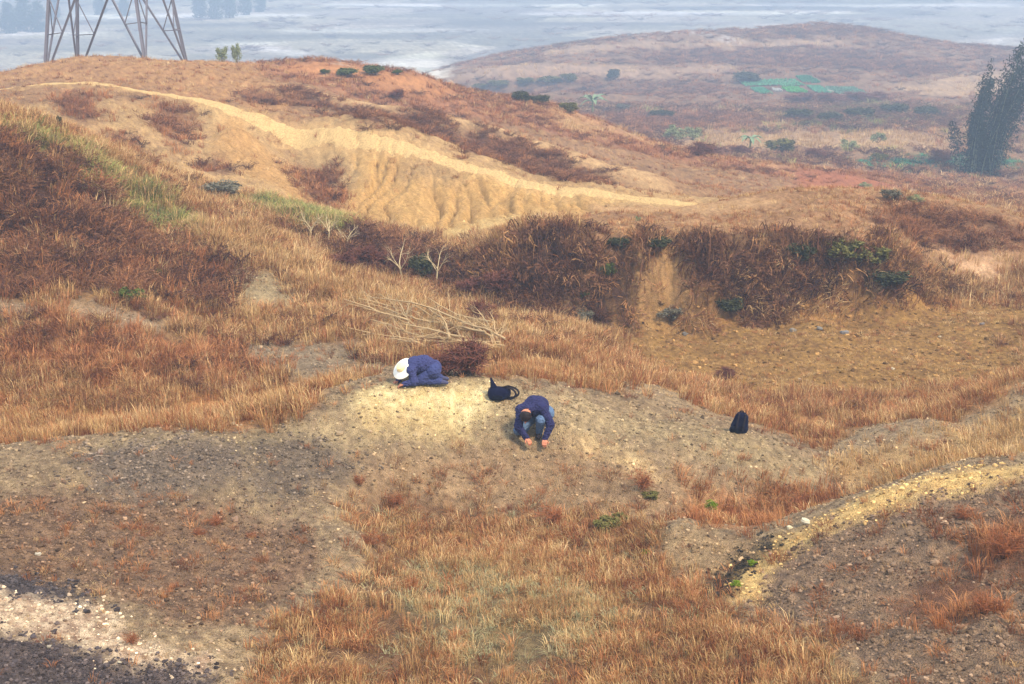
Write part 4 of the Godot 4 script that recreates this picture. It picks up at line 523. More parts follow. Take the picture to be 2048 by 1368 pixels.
func cub(p0: float, p1: float, p2: float, p3: float, x: float) -> float:
	return p1 + 0.5 * x * (p2 - p0 + x * (2.0 * p0 - 5.0 * p1 + 4.0 * p2 - p3 + x * (3.0 * (p1 - p2) + p3 - p0)))

func smooth_height(x: float, d: float) -> float:
	var u := clampf((x / d - T0) / (T1 - T0), 0.0, 1.0) * (CT - 1)
	var v := clampf((log(d) - L0) / (L1 - L0), 0.0, 1.0) * (CL - 1)
	var i := clampi(int(u), 1, CT - 3)
	var j := clampi(int(v), 1, CL - 3)
	var fu := u - i
	var fv := v - j
	var k := (i - 1) * CL + j - 1
	var r0 := cub(coarse[k], coarse[k + 1], coarse[k + 2], coarse[k + 3], fv)
	k += CL
	var r1 := cub(coarse[k], coarse[k + 1], coarse[k + 2], coarse[k + 3], fv)
	k += CL
	var r2 := cub(coarse[k], coarse[k + 1], coarse[k + 2], coarse[k + 3], fv)
	k += CL
	var r3 := cub(coarse[k], coarse[k + 1], coarse[k + 2], coarse[k + 3], fv)
	return EYE.y + d * cub(r0, r1, r2, r3, fu)

func height(x: float, d: float) -> float:
	var h := smooth_height(x, d)
	var z := zone_at(x, d)
	var rough: float = zs[z].rough
	h += n_big.get_noise_2d(x, d) * 0.22 * smoothstep(10.0, 60.0, d) + n_mid.get_noise_2d(x, d) * 0.075 * rough
	if d < 70.0:
		h += n_small.get_noise_2d(x, d) * 0.028 * rough
	var rs := 0.011 * d
	var rill: float = 0.2 * (zs[z].rill + zs[zone_at(x + rs, d)].rill + zs[zone_at(x - rs, d)].rill + zs[zone_at(x, d + 1.3 * rs)].rill + zs[zone_at(x, d - 1.3 * rs)].rill)
	if rill > 0.0:
		h -= (1.0 - minf(1.0, 1.6 * absf(n_rill.get_noise_2d(x + 0.7 * n_big.get_noise_2d(x + 5.0, d * 0.6), d * 0.12)))) ** 2 * rill
	return h

func zone_at(x: float, d: float) -> int:
	var i := clampi(int((x / d - T0) / (T1 - T0) * MT), 0, MT - 1)
	var j := clampi(int((log(d) - L0) / (L1 - L0) * ML), 0, ML - 1)
	return zmap[i * ML + j]

func zone_near(x: float, d: float) -> int:
	# the outlines are broken up by noise, so no zone ends in a straight line
	var s := 0.006 * d
	if d < 60.0:
		x += 0.11 * n_small.get_noise_2d(x + 17.0, d)
		d += 0.2 * n_small.get_noise_2d(x, d + 33.0)
	return zone_at(x + s * (n_warp.get_noise_2d(x * 30.0 / d, d) + 1.4 * n_warp.get_noise_2d(x * 2.0 + 50.0, d * 2.0)), d * (1.0 + 0.013 * n_warp.get_noise_2d(x + 200.0, d) + 0.009 * n_warp.get_noise_2d(x * 4.0 + 90.0, d * 4.0)))

func zone_loose(x: float, d: float) -> int:
	# growth strays over the outlines
	return zone_near(x + rng.randfn() * 0.009 * d, d * (1.0 + rng.randfn() * (0.014 if d < 28.0 else 0.006)))

func lay_zones() -> void:
	zmap.resize(MT * ML)
	for k in ZONES.size():
		var z: Array = ZONES[k]
		var o: PackedVector2Array = z[4]
		var p := PackedVector2Array()
		for q in o:
			p.append(Vector2(q.x / q.y, log(q.y)))
		var rough := 1.0
		var nm: String = z[0]
		if nm.begins_with("path") or nm == "field":
			rough = 0.5
		elif nm == "plain" or nm.ends_with("field"):
			rough = 0.3
		elif nm.contains("gravel") or nm.begins_with("black") or nm == "burnt" or nm == "right_slope":
			rough = 1.3
		var rill := 0.0
		if nm == "yellow_face":
			rill = 0.34
		elif nm == "bank" or nm == "bank_clay":
			rill = 0.3
		elif nm in ["bare_slope", "yellow_spur", "darker_slope", "ridge1", "hilltop", "ridge2"]:
			rill = 0.1
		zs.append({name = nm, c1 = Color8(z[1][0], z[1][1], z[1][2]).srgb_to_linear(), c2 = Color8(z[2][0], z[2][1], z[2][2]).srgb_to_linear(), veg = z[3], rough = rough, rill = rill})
		var lo := INF
		var hi := -INF
		for q in p:
			lo = minf(lo, q.x)
			hi = maxf(hi, q.x)
		for i in range(maxi(0, int((lo - T0) / (T1 - T0) * MT)), mini(MT, int((hi - T0) / (T1 - T0) * MT) + 1)):
			var t := T0 + (T1 - T0) * (i + 0.5) / MT
			var cuts := []
			for e in p.size():
				var a := p[e]
				var b := p[(e + 1) % p.size()]
				if (a.x <= t) != (b.x <= t):
					cuts.append(a.y + (b.y - a.y) * (t - a.x) / (b.x - a.x))
			cuts.sort()
			for c in range(0, cuts.size() - 1, 2):
				for j in range(clampi(int((cuts[c] - L0) / (L1 - L0) * ML), 0, ML), clampi(int((cuts[c + 1] - L0) / (L1 - L0) * ML) + 1, 0, ML)):
					zmap[i * ML + j] = k

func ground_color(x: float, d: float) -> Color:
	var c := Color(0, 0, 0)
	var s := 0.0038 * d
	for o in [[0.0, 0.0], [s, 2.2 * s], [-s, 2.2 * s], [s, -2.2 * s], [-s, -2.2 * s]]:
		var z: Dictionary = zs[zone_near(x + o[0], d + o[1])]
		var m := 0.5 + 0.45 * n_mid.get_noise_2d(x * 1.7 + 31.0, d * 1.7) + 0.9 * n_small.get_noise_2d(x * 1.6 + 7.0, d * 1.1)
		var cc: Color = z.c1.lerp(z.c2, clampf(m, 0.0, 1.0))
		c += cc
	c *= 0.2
	var f := 1.0 + 0.22 * n_small.get_noise_2d(x * 1.3, d * 1.3) + 0.16 * n_big.get_noise_2d(x * 1.5 + 70.0, d * 1.5)
	if d > 430.0:
		# small fields of different crops and fallow, longer along the contours than across them
		var k := n_field.get_noise_2d(x + 14.0 * n_warp.get_noise_2d(x * 0.02, d * 0.02), d * 1.9)
		f += 0.4 * k
		c = c.lerp(Color(c.r * 0.92, c.g * 0.95, c.b * 0.84), clampf(0.5 + 2.0 * n_field.get_noise_2d(x + 4000.0, d * 1.9), 0.0, 1.0))
		f += 0.1 * sin(d * 0.52 + x * 0.03 + 5.0 * n_warp.get_noise_2d(x * 0.006, d * 0.01)) * clampf(3.0 * k, 0.0, 1.0)
		f += 0.16 * n_warp.get_noise_2d(x * 0.012, d * 0.35)
	return Color(c.r * f, c.g * f, c.b * f)

func build_ground() -> void:
	var nt := 620
	var ds := PackedFloat32Array()
	var l := L0
	while l < L1:
		var d := exp(l)
		ds.append(d)
		l += 0.03 if d < 10.0 else (0.0021 if d > 37.3 and d < 41.5 else (0.0048 if d < 62.0 else (0.0062 if d < 130.0 else (0.009 if d < 420.0 else (0.0055 if d < 1000.0 else 0.04)))))
	ds.append(3000.0)
	var nl := ds.size()
	var v := PackedVector3Array()
	var c := PackedColorArray()
	var nn := PackedVector3Array()
	v.resize(nt * nl)
	c.resize(nt * nl)
	nn.resize(nt * nl)
	for j in nl:
		var d := ds[j]
		for i in nt:
			var x := (T0 + 0.02 + (T1 - T0 - 0.04) * i / (nt - 1)) * d
			v[j * nt + i] = Vector3(x, height(x, d), -d)
			c[j * nt + i] = ground_color(x, d)
	var idx := PackedInt32Array()
	idx.resize((nt - 1) * (nl - 1) * 6)
	var k := 0
	for j in nl:
		for i in nt:
			var q := j * nt + i
			var a := v[q + 1] - v[q] if i < nt - 1 else v[q] - v[q - 1]
			var b := v[q + nt] - v[q] if j < nl - 1 else v[q] - v[q - nt]
			nn[q] = a.cross(b).normalized()
			if i < nt - 1 and j < nl - 1:
				idx[k] = q
				idx[k + 1] = q + nt
				idx[k + 2] = q + 1
				idx[k + 3] = q + 1
				idx[k + 4] = q + nt
				idx[k + 5] = q + nt + 1
				k += 6
	var arr := []
	arr.resize(Mesh.ARRAY_MAX)
	arr[Mesh.ARRAY_VERTEX] = v
	arr[Mesh.ARRAY_NORMAL] = nn
	arr[Mesh.ARRAY_COLOR] = c
	arr[Mesh.ARRAY_INDEX] = idx
	var m := ArrayMesh.new()
	m.add_surface_from_arrays(Mesh.PRIMITIVE_TRIANGLES, arr)
	var o := MeshInstance3D.new()
	o.mesh = m
	o.material_override = soil_material()
	o.name = "ground"
	add_child(o)
	o.set_meta("kind", "structure")
	o.set_meta("label", "dry eroded hillside of bare tan soil falling to a hazy plain")
	o.set_meta("category", "ground")

func noise_image(s: int, freq: float, lo: float, hi: float, size: int, kind := FastNoiseLite.TYPE_SIMPLEX_SMOOTH, oct := 4) -> Image:
	var n := FastNoiseLite.new()
	n.seed = s
	n.noise_type = kind
	n.frequency = freq
	n.fractal_octaves = oct
	n.fractal_gain = 0.62
	if kind == FastNoiseLite.TYPE_CELLULAR:
		n.cellular_return_type = FastNoiseLite.RETURN_CELL_VALUE
		n.cellular_jitter = 1.0
	var im := n.get_seamless_image(size, size)
	im.convert(Image.FORMAT_RGBA8)
	for y in size:
		for x in size:
			var g := lerpf(lo, hi, im.get_pixel(x, y).r)
			im.set_pixel(x, y, Color(g, g, g))
	return im

func soil_material() -> StandardMaterial3D:
	var m := StandardMaterial3D.new()
	m.vertex_color_use_as_albedo = true
	if soil_tex == null:
		# grain of the soil: soft patches, crumbs and single grains, light and dark
		var im := noise_image(5, 0.035, 0.0, 1.0, 512)
		var im2 := noise_image(6, 0.16, 0.0, 1.0, 512)
		var r := RandomNumberGenerator.new()
		r.seed = 4
		for y in 512:
			for x in 512:
				var g := 0.86 + 0.42 * (im.get_pixel(x, y).r - 0.5) + 0.62 * (im2.get_pixel(x, y).r - 0.5) + 0.09 * r.randfn()
				g = clampf(g, 0.22, 1.0)
				im.set_pixel(x, y, Color(g, g * (0.97 + 0.05 * r.randf()), g * (0.94 + 0.09 * r.randf())))
		im.generate_mipmaps()
		soil_tex = ImageTexture.create_from_image(im)
		soil_relief = ImageTexture.create_from_image(im2)
	m.albedo_texture = soil_tex
	m.uv1_triplanar = true
	m.uv1_world_triplanar = true
	m.uv1_scale = Vector3.ONE * 0.43
	m.heightmap_enabled = true
	m.heightmap_texture = soil_relief
	m.heightmap_scale = 4.0
	m.roughness = 1.0
	m.metallic_specular = 0.1
	return m

# ---------- small helpers ----------
func numbered(called: String) -> String:
	var k: int = names.get(called, 0)
	names[called] = k + 1
	return called if k == 0 else "%s_%03d" % [called, k]

func tag(o: Node, label: String, category: String, group := "", kind := "") -> void:
	o.set_meta("label", label)
	o.set_meta("category", category)
	if group:
		o.set_meta("group", group)
	if kind:
		o.set_meta("kind", kind)

func thing(called: String, at: Vector3, turn := 0.0) -> Node3D:
	var o := Node3D.new()
	o.name = numbered(called)
	add_child(o)
	o.position = at
	o.rotation.y = turn
	return o

func part(called: String, mesh: Mesh, m: Material, parent: Node) -> MeshInstance3D:
	var o := MeshInstance3D.new()
	o.mesh = mesh
	o.material_override = m
	o.name = called
	parent.add_child(o, true)
	return o

func copy_of(o: Node3D, called: String) -> Node3D:
	var c := o.duplicate()
	c.name = numbered(called)
	add_child(c)
	return c

func on_ground(x: float, d: float, sink := 0.0) -> Vector3:
	return Vector3(x, height(x, d) - sink, -d)

func mat(c: Color, rough := 0.9, spec := 0.25) -> StandardMaterial3D:
	var m := StandardMaterial3D.new()
	m.albedo_color = c
	m.roughness = rough
	m.metallic_specular = spec
	return m

func tinted(rough := 0.95, through := 0.0) -> StandardMaterial3D:
	var m := StandardMaterial3D.new()
	m.vertex_color_use_as_albedo = true
	m.roughness = rough
	m.metallic_specular = 0.12
	m.cull_mode = BaseMaterial3D.CULL_DISABLED
	if through > 0.0:
		m.backlight_enabled = true
		m.backlight = Color(through, through, through)
	return m

func srgb(r: int, g: int, b: int) -> Color:
	return Color8(r, g, b)

func lin(r: int, g: int, b: int) -> Color:
	return Color8(r, g, b).srgb_to_linear()

func tri(st: SurfaceTool, a: Vector3, b: Vector3, c: Vector3, col := Color.WHITE) -> void:
	var n := (c - a).cross(b - a).normalized()
	for p in [a, b, c]:
		st.set_color(col)
		st.set_normal(n)
		st.add_vertex(p)

func quad(st: SurfaceTool, a: Vector3, b: Vector3, c: Vector3, d: Vector3, col := Color.WHITE) -> void:
	tri(st, a, b, c, col)
	tri(st, a, c, d, col)

func tube(st: SurfaceTool, a: Vector3, b: Vector3, ra: float, rb: float, sides := 5, col := Color.WHITE, capped := false) -> void:
	var ax := (b - a).normalized()
	var s := ax.cross(Vector3.UP if absf(ax.y) < 0.9 else Vector3.RIGHT).normalized()
	var t := ax.cross(s)
	for i in sides:
		var p := TAU * i / sides
		var q := TAU * (i + 1) / sides
		var u := s * cos(p) + t * sin(p)
		var w := s * cos(q) + t * sin(q)
		var pts := [a + u * ra, a + w * ra, b + w * rb, b + u * rb]
		var ns := [u, w, w, u]
		for k in [0, 2, 1, 0, 3, 2]:
			st.set_color(col)
			st.set_normal(ns[k])
			st.add_vertex(pts[k])
		if capped:
			tri(st, a, a + u * ra, a + w * ra, col)
			tri(st, b, b + w * rb, b + u * rb, col)

func started() -> SurfaceTool:
	var st := SurfaceTool.new()
	st.begin(Mesh.PRIMITIVE_TRIANGLES)
	return st

func any_dir() -> Vector3:
	var v := Vector3(rng.randfn(), rng.randfn(), rng.randfn())
	return v.normalized()

# ---------- grass ----------
func tuft(s: int, blades: int, spread: float, lean: float, wide: float, upright: float) -> Mesh:
	# blades about one metre tall before scaling
	rng.seed = s
	var st := started()
	for i in blades:
		var a := rng.randf() * TAU
		var r := sqrt(rng.randf()) * spread
		var root := Vector3(cos(a) * r, -0.05, sin(a) * r)
		var b := a + rng.randf_range(-0.9, 0.9)
		var out := Vector3(cos(b), 0, sin(b))
		var h := rng.randf_range(0.45, 1.0)
		var ln := rng.randf_range(0.15, 1.0) * lean
		var side := Vector3(-out.z, 0, out.x).rotated(Vector3.UP, rng.randf_range(-0.8, 0.8)) * wide * rng.randf_range(0.6, 1.3)
		var mid := root + Vector3(0, h * 0.6 * upright, 0) + out * ln * 0.35 * h
		var tip := root + Vector3(0, h * (1.0 - 0.35 * ln) * upright, 0) + out * ln * h
		var k := rng.randf_range(0.45, 1.35)
		var col := Color(k, k * rng.randf_range(0.9, 1.05), k * rng.randf_range(0.85, 1.05))
		quad(st, root - side, root + side, mid + side * 0.8, mid - side * 0.8, col)
		tri(st, mid - side * 0.8, mid + side * 0.8, tip, col)
	return st.commit()

func drape_mesh(s: int) -> Mesh:
	# long dead stalks that arch out over an edge and hang down
	rng.seed = s
	var st := started()
	for i in 26:
		var a := rng.randf() * TAU
		var root := Vector3(cos(a), 0, sin(a)) * sqrt(rng.randf()) * 0.3
		var b := a + rng.randf_range(-0.7, 0.7)
		var out := Vector3(cos(b), 0, sin(b))
		var rise := rng.randf_range(0.1, 0.5)
		var far := rng.randf_range(0.2, 0.55)
		var drop := rng.randf_range(0.3, 1.15)
		var k := rng.randf_range(0.4, 1.35)
		var col := Color(k, k * rng.randf_range(0.9, 1.05), k * rng.randf_range(0.85, 1.05))
		var p := root
		for g in 4:
			var f := (g + 1) / 4.0
			var q := root + out * far * sqrt(f) + Vector3(0, rise * sin(PI * minf(1.0, f * 1.3)) - drop * f * f, 0) + any_dir() * 0.03
			var side := (q - p).cross(any_dir()).normalized() * 0.014 * (1.1 - 0.6 * f)
			quad(st, p - side, p + side, q + side, q - side, col)
			p = q
	return st.commit()

func brush_mesh(s: int) -> Mesh:
	# a tangle of dead fern and twigs: thin stalks with short drooping leaflets
	rng.seed = s
	var st := started()
	for i in 24:
		var a := rng.randf() * TAU
		var root := Vector3(cos(a), 0, sin(a)) * rng.randf() * 0.4
		var b := a + rng.randf_range(-0.8, 0.8)
		var out := Vector3(cos(b), 0, sin(b))
		var h := rng.randf_range(0.5, 1.0)
		var p := root
		var k := rng.randf_range(0.5, 1.3)
		var col := Color(k, k * rng.randf_range(0.88, 1.05), k * rng.randf_range(0.85, 1.05))
		for g in 4:
			var f := (g + 1) / 4.0
			var q := root + Vector3(0, h * (f - 0.35 * f * f), 0) + out * (0.7 * f * f)
			var side := any_dir() * 0.009
			quad(st, p - side, p + side, q + side, q - side, col)
			for e in 3:
				var dirn := (any_dir() + out * 0.4 + Vector3(0, -0.3, 0)).normalized()
				var w := dirn.cross(any_dir()).normalized() * 0.016
				var c := p.lerp(q, rng.randf())
				tri(st, c - w, c + w, c + dirn * rng.randf_range(0.1, 0.24), col)
			p = q
	return st.commit()

func sow() -> void:
	# kind -> [base tones as they grow (linear), meshes]
	var kinds := {
		rust = {a = lin(162, 104, 66), b = lin(194, 138, 92), c = lin(118, 72, 50), mesh = [tuft(11, 24, 0.2, 0.75, 0.0115, 1.0), tuft(12, 27, 0.26, 0.95, 0.0115, 0.8), tuft(13, 21, 0.3, 0.6, 0.0130, 1.0)], label = "rust brown dead grass tufts over the slopes and hollows", named = "rust_grass"},
		straw = {a = lin(200, 160, 106), b = lin(222, 188, 136), c = lin(168, 128, 84), mesh = [tuft(21, 22, 0.22, 0.6, 0.0094, 1.0), tuft(22, 27, 0.28, 0.85, 0.0094, 0.9), tuft(23, 18, 0.3, 0.45, 0.0108, 1.0)], label = "pale straw coloured dry grass over the slopes and hollows", named = "straw_grass"},
		brush = {a = lin(112, 76, 58), b = lin(156, 112, 80), c = lin(74, 52, 46), mesh = [brush_mesh(31), brush_mesh(32), brush_mesh(33)], label = "dark maroon dead fern and brush on banks and gullies", named = "fern_brush"},
		drape = {a = lin(124, 84, 60), b = lin(182, 136, 90), c = lin(76, 52, 44), mesh = [drape_mesh(71), drape_mesh(72), drape_mesh(73)], label = "dead brown stalks hanging down the face of the bank", named = "hanging_grass"},
		clump = {a = lin(140, 84, 54), b = lin(170, 112, 72), c = lin(98, 58, 44), mesh = [tuft(81, 60, 0.42, 0.9, 0.0100, 0.8), tuft(82, 70, 0.5, 1.0, 0.0100, 0.7)], label = "dark rust grass clumps dotted over the gravel mounds", named = "grass_clumps"},
		green = {a = lin(144, 144, 76), b = lin(172, 166, 96), c = lin(104, 114, 72), mesh = [tuft(41, 24, 0.2, 0.8, 0.0130, 1.0), tuft(42, 27, 0.3, 1.0, 0.0130, 0.8)], label = "olive green grass along the lip of the gully", named = "green_grass"},
		grey = {a = lin(168, 162, 120), b = lin(188, 178, 134), c = lin(136, 134, 100), mesh = [tuft(51, 24, 0.26, 0.9, 0.0101, 0.7), tuft(52, 21, 0.3, 1.0, 0.0101, 0.6)], label = "grey green grass in the foreground hollow", named = "grey_grass"},
		crop = {a = lin(64, 122, 90), b = lin(84, 140, 100), c = lin(50, 92, 70), mesh = [tuft(61, 12, 0.3, 0.9, 0.05, 0.7)], label = "blue green vegetable crop on the valley floor", named = "valley_crop"},
	}
	var bufs := {}
	for k in kinds:
		bufs[k] = []
		for m in kinds[k].mesh:
			bufs[k].append(PackedFloat32Array())
	rng.seed = 77
	var gt := 330
	var l := log(9.5)
	while l < log(900.0):
		var dl := 0.0075
		var d0 := exp(l + dl * 0.5)
		for i in gt:
			var t0 := -0.55 + 1.1 * i / gt
			var area := d0 * d0 * dl * 1.1 / gt
			var zc: Dictionary = zs[zone_loose(t0 * d0, d0)]
			if zc.veg.is_empty():
				continue
			var patch := 0.15 + 1.7 * clampf(0.5 + 1.3 * n_mid.get_noise_2d(t0 * d0 * 1.1 + 400.0, d0 * 1.1) + 0.6 * n_big.get_noise_2d(t0 * d0 * 1.5, d0), 0.0, 1.0)
			var clump := 0.25 + 3.6 * smoothstep(0.1, 0.42, n_mid.get_noise_2d(t0 * d0 * 2.3 + 40.0, d0 * 2.3))
			for g in zc.veg:
				var lod := 1.0 if d0 < 30.0 else pow(30.0 / d0, 0.35)
				var want: float = g[1] * area * lod * (patch if g[1] > 12.0 or d0 > 30.0 else clump) * DENSITY * (1.4 if g[0] == "brush" else 1.0)
				var cnt := int(want) + (1 if rng.randf() < want - int(want) else 0)
				var kd: Dictionary = kinds[g[0]]
				for e in cnt:
					var d := exp(l + dl * rng.randf())
					var x := (t0 + 1.1 / gt * (rng.randf() - 0.5)) * d
					var sy: float = g[2] * rng.randf_range(0.55, 1.35) * (1.0 + d / 260.0)
					if g[0] == "brush":
						sy *= 0.85
					var sx: float = (0.68 if g[0] == "brush" else 1.0) * (0.35 + 0.65 * g[2] / 0.35) * 0.36 * rng.randf_range(0.7, 1.4) * (1.0 + maxf(0.0, d - 20.0) / 55.0)
					var turn := rng.randf() * TAU
					var p := on_ground(x, d, 0.01)
					var dx := (height(x + 0.3, d) - p.y) / 0.3
					var dz := (height(x, d + 0.3) - p.y) / 0.3
					var up := Vector3(-dx * 0.5, 1, dz * 0.5).normalized()
					var bx := Vector3(cos(turn), 0, sin(turn))
					bx = (bx - up * bx.dot(up)).normalized()
					var bz := bx.cross(up)
					var tone := rng.randf() + 0.5 * n_mid.get_noise_2d(x * 0.8 + 900.0, d * 0.8)
					var col: Color = kd.a.lerp(kd.b, clampf(tone * 2.0 - 1.0, 0, 1)) if tone > 0.5 else kd.c.lerp(kd.a, clampf(tone * 2.0, 0, 1))
					var bl: Array = bufs[g[0]]
					var which := rng.randi() % bl.size()
					var bb: PackedFloat32Array = bl[which]
					bb.append_array(PackedFloat32Array([bx.x * sx, up.x * sy, bz.x * sx, p.x, bx.y * sx, up.y * sy, bz.y * sx, p.y, bx.z * sx, up.z * sy, bz.z * sx, p.z, col.r, col.g, col.b, 1.0]))
					bl[which] = bb
		l += dl
	var total := 0
	for k in kinds:
		var kd: Dictionary = kinds[k]
		var root := Node3D.new()
		root.name = kd.named
		add_child(root)
		tag(root, kd.label, "grass" if k != "brush" and k != "crop" else ("brush" if k == "brush" else ("crop" if k == "crop" else "grass")), "", "stuff")
		var m := tinted(0.95, 0.35)
		for w in bufs[k].size():
			multi("tufts", kd.mesh[w], m, bufs[k][w], root)
			total += bufs[k][w].size() / 16
	print("tufts ", total)

func multi(called: String, mesh: Mesh, m: Material, buf: PackedFloat32Array, parent: Node) -> void:
	if buf.is_empty():
		return
	var mm := MultiMesh.new()
	mm.transform_format = MultiMesh.TRANSFORM_3D
	mm.use_colors = true
	mm.mesh = mesh
	mm.instance_count = buf.size() / 16
	mm.buffer = buf
	var o := MultiMeshInstance3D.new()
	o.multimesh = mm
	o.material_override = m
	o.name = called
	parent.add_child(o, true)
	o.set_meta("kind", "stuff")

func stone_mesh(s: int) -> Mesh:
	rng.seed = s
	var sp := SphereMesh.new()
	sp.radial_segments = 7
	sp.rings = 3
	sp.radius = 0.5
	sp.height = 1.0
	var arr := sp.get_mesh_arrays()
	var v: PackedVector3Array = arr[Mesh.ARRAY_VERTEX]
	var f := FastNoiseLite.new()
	f.seed = s
	f.frequency = 1.1
	for i in v.size():
		var p := v[i]
		v[i] = Vector3(p.x * 1.25, p.y * 0.7, p.z) * (1.0 + 0.7 * f.get_noise_3dv(p * 1.7))
	var st := started()
	var ix: PackedInt32Array = arr[Mesh.ARRAY_INDEX]
	for i in range(0, ix.size(), 3):
		if v[ix[i]].distance_to(v[ix[i + 1]]) > 1e-4 and v[ix[i + 1]].distance_to(v[ix[i + 2]]) > 1e-4 and v[ix[i]].distance_to(v[ix[i + 2]]) > 1e-4:
			tri(st, v[ix[i]], v[ix[i + 1]], v[ix[i + 2]])
	return st.commit()

func gravel() -> void:
	var ms := [stone_mesh(3), stone_mesh(9), stone_mesh(14)]
	var bufs := [PackedFloat32Array(), PackedFloat32Array(), PackedFloat32Array()]
	rng.seed = 5
	var per := {near = 60.0, mound_side = 110.0, dark_gravel = 330.0, gravel = 240.0, burnt = 170.0, black_soil = 330.0, right_slope = 190.0, rust_side = 90.0, cream_top = 40.0, cream_patch = 110.0, saddle_tan = 120.0, saddle_light = 110.0, black_bank = 240.0, bare = 50.0, gully_tan = 40.0, tan_streak = 80.0, field = 9.0, rust_swale = 14.0, yellow_face = 3.0, cream_gully = 6.0}
	var l := log(10.0)
	var gt := 260
	while l < log(60.0):
		var dl := 0.01
		var d0 := exp(l)
		for i in gt:
			var t0 := -0.5 + 1.0 * i / gt
			var z: Dictionary = zs[zone_loose(t0 * d0, d0)]
			if not per.has(z.name):
				continue
			var want: float = 2.4 * per[z.name] * d0 * d0 * dl / gt * (0.3 + 1.2 * maxf(0.0, 0.5 + n_mid.get_noise_2d(t0 * d0 * 2.0, d0 * 2.0 + 77.0)))
			var cnt := int(want) + (1 if rng.randf() < want - int(want) else 0)
			for e in cnt:
				var d := d0 * (1.0 + dl * rng.randf())
				var x := (t0 + rng.randf() / gt) * d
				var s := 0.010 + 0.035 * pow(rng.randf(), 3.0) + (0.05 if rng.randf() < 0.005 else 0.0)
				if z.name == "field":
					s *= 2.2
				var p := on_ground(x, d, -s * 0.1)
				var b := Basis(any_dir(), rng.randf() * 0.6) * Basis(Vector3.UP, rng.randf() * TAU)
				b = b.scaled(Vector3(s, s, s) * 1.3)
				var c: Color = z.c1.lerp(z.c2, rng.randf())
				var k := rng.randf_range(0.3, 1.05) if rng.randf() < 0.9 else rng.randf_range(1.1, 1.5)
				c = Color(c.r * k, c.g * k, c.b * k)
				var w := rng.randi() % 3
				var bb: PackedFloat32Array = bufs[w]
				bb.append_array(PackedFloat32Array([b.x.x, b.y.x, b.z.x, p.x, b.x.y, b.y.y, b.z.y, p.y, b.x.z, b.y.z, b.z.z, p.z, c.r, c.g, c.b, 1.0]))
				bufs[w] = bb
		l += dl
	var root := Node3D.new()
	root.name = "gravel"
	add_child(root)
	tag(root, "loose brown and grey gravel strewn on the bare mounds", "gravel", "", "stuff")
	var m := tinted(0.95)
	for w in 3:
		multi("stones", ms[w], m, bufs[w], root)
		print("stones ", bufs[w].size() / 16)

# ---------- plants that stand alone ----------
func shrub_parts(s: int, clumps: int, leaves: int, leaf: float, narrow: float, airy: float) -> Array:
	# a shrub about one metre wide and tall: [stems, foliage]
	rng.seed = s
	var st := started()
	var fo := started()
	for c in clumps:
		var a := rng.randf() * TAU
		var r := sqrt(rng.randf()) * 0.34
		var top := Vector3(cos(a) * r, rng.randf_range(0.3, 0.82) * (1.0 - 0.5 * r), sin(a) * r)
		var base := Vector3(cos(a), 0, sin(a)) * rng.randf() * 0.1
		var mid := base.lerp(top, 0.5) + any_dir() * 0.06
		tube(st, base, mid, 0.014, 0.01, 4)
		tube(st, mid, top, 0.01, 0.005, 4)
		for b in 3:
			tube(st, mid.lerp(top, rng.randf()), top + any_dir() * 0.2, 0.006, 0.002, 3)
		var rad := rng.randf_range(0.12, 0.22)
		for e in leaves:
			var p := top + any_dir() * rad * (airy + (1.0 - airy) * rng.randf())
			if p.y < 0.02:
				p.y = 0.02 + rng.randf() * 0.1
			var dirn := (any_dir() + Vector3(0, 0.3, 0)).normalized()
			var w := dirn.cross(any_dir()).normalized() * leaf * narrow
			var k := rng.randf_range(0.6, 1.35)
			tri(fo, p - w, p + w, p + dirn * leaf, Color(k, k, k * rng.randf_range(0.85, 1.1)))
	return [st.commit(), fo.commit()]

func shrubs() -> void:
	var kinds := {
		maroon = [shrub_parts(101, 18, 60, 0.22, 0.05, 0.25), srgb(112, 70, 58)],
		dark = [shrub_parts(102, 16, 90, 0.09, 0.4, 0.4), srgb(70, 70, 46)],
		green = [shrub_parts(103, 14, 90, 0.1, 0.4, 0.4), srgb(84, 92, 44)],
		olive = [shrub_parts(104, 14, 80, 0.1, 0.35, 0.4), srgb(106, 100, 54)],
		grey = [shrub_parts(105, 14, 70, 0.1, 0.25, 0.4), srgb(110, 104, 88)],
		rusty = [shrub_parts(106, 14, 26, 0.42, 0.018, 0.2), srgb(150, 92, 60)],
		pale = [shrub_parts(107, 10, 60, 0.12, 0.25, 0.5), srgb(138, 142, 100)],
		moss = [shrub_parts(108, 12, 90, 0.09, 0.5, 0.4), srgb(112, 132, 34)],
	}
	var stem := mat(srgb(104, 82, 62))
	var leafm := {}
	for k in kinds:
		var m := tinted(0.9, 0.3)
		m.albedo_color = kinds[k][1]
		leafm[k] = m
	for s in SHRUBS:
		var o := thing("shrub", on_ground(s[0], s[1], 0.03), fmod(s[0] * 7.3 + s[1], TAU))
		o.scale = Vector3(s[2], s[3], s[2])
		part("stems", kinds[s[4]][0][0], stem, o)
		part("foliage", kinds[s[4]][0][1], leafm[s[4]], o)
		tag(o, s[5], "shrub", s[6] if s.size() > 6 else "")

func twigs(st: SurfaceTool, a: Vector3, dirn: Vector3, length: float, r: float, depth: int, droop: float, spread: float) -> void:
	var p := a
	var n := 4
	for i in n:
		var q := p + dirn * length / n
		var r2 := r * (1.0 - 0.55 / n)
		tube(st, p, q, r, r2, 5 if depth > 1 else 3)
		r = r2
		p = q
		dirn = (dirn + any_dir() * 0.16 + Vector3(0, -droop, 0)).normalized()
		if depth > 0 and i > 0:
			for e in (2 if depth > 1 else 1):
				twigs(st, p, (dirn + any_dir() * spread).normalized(), length * rng.randf_range(0.35, 0.6), r * 0.55, depth - 1, droop, spread)

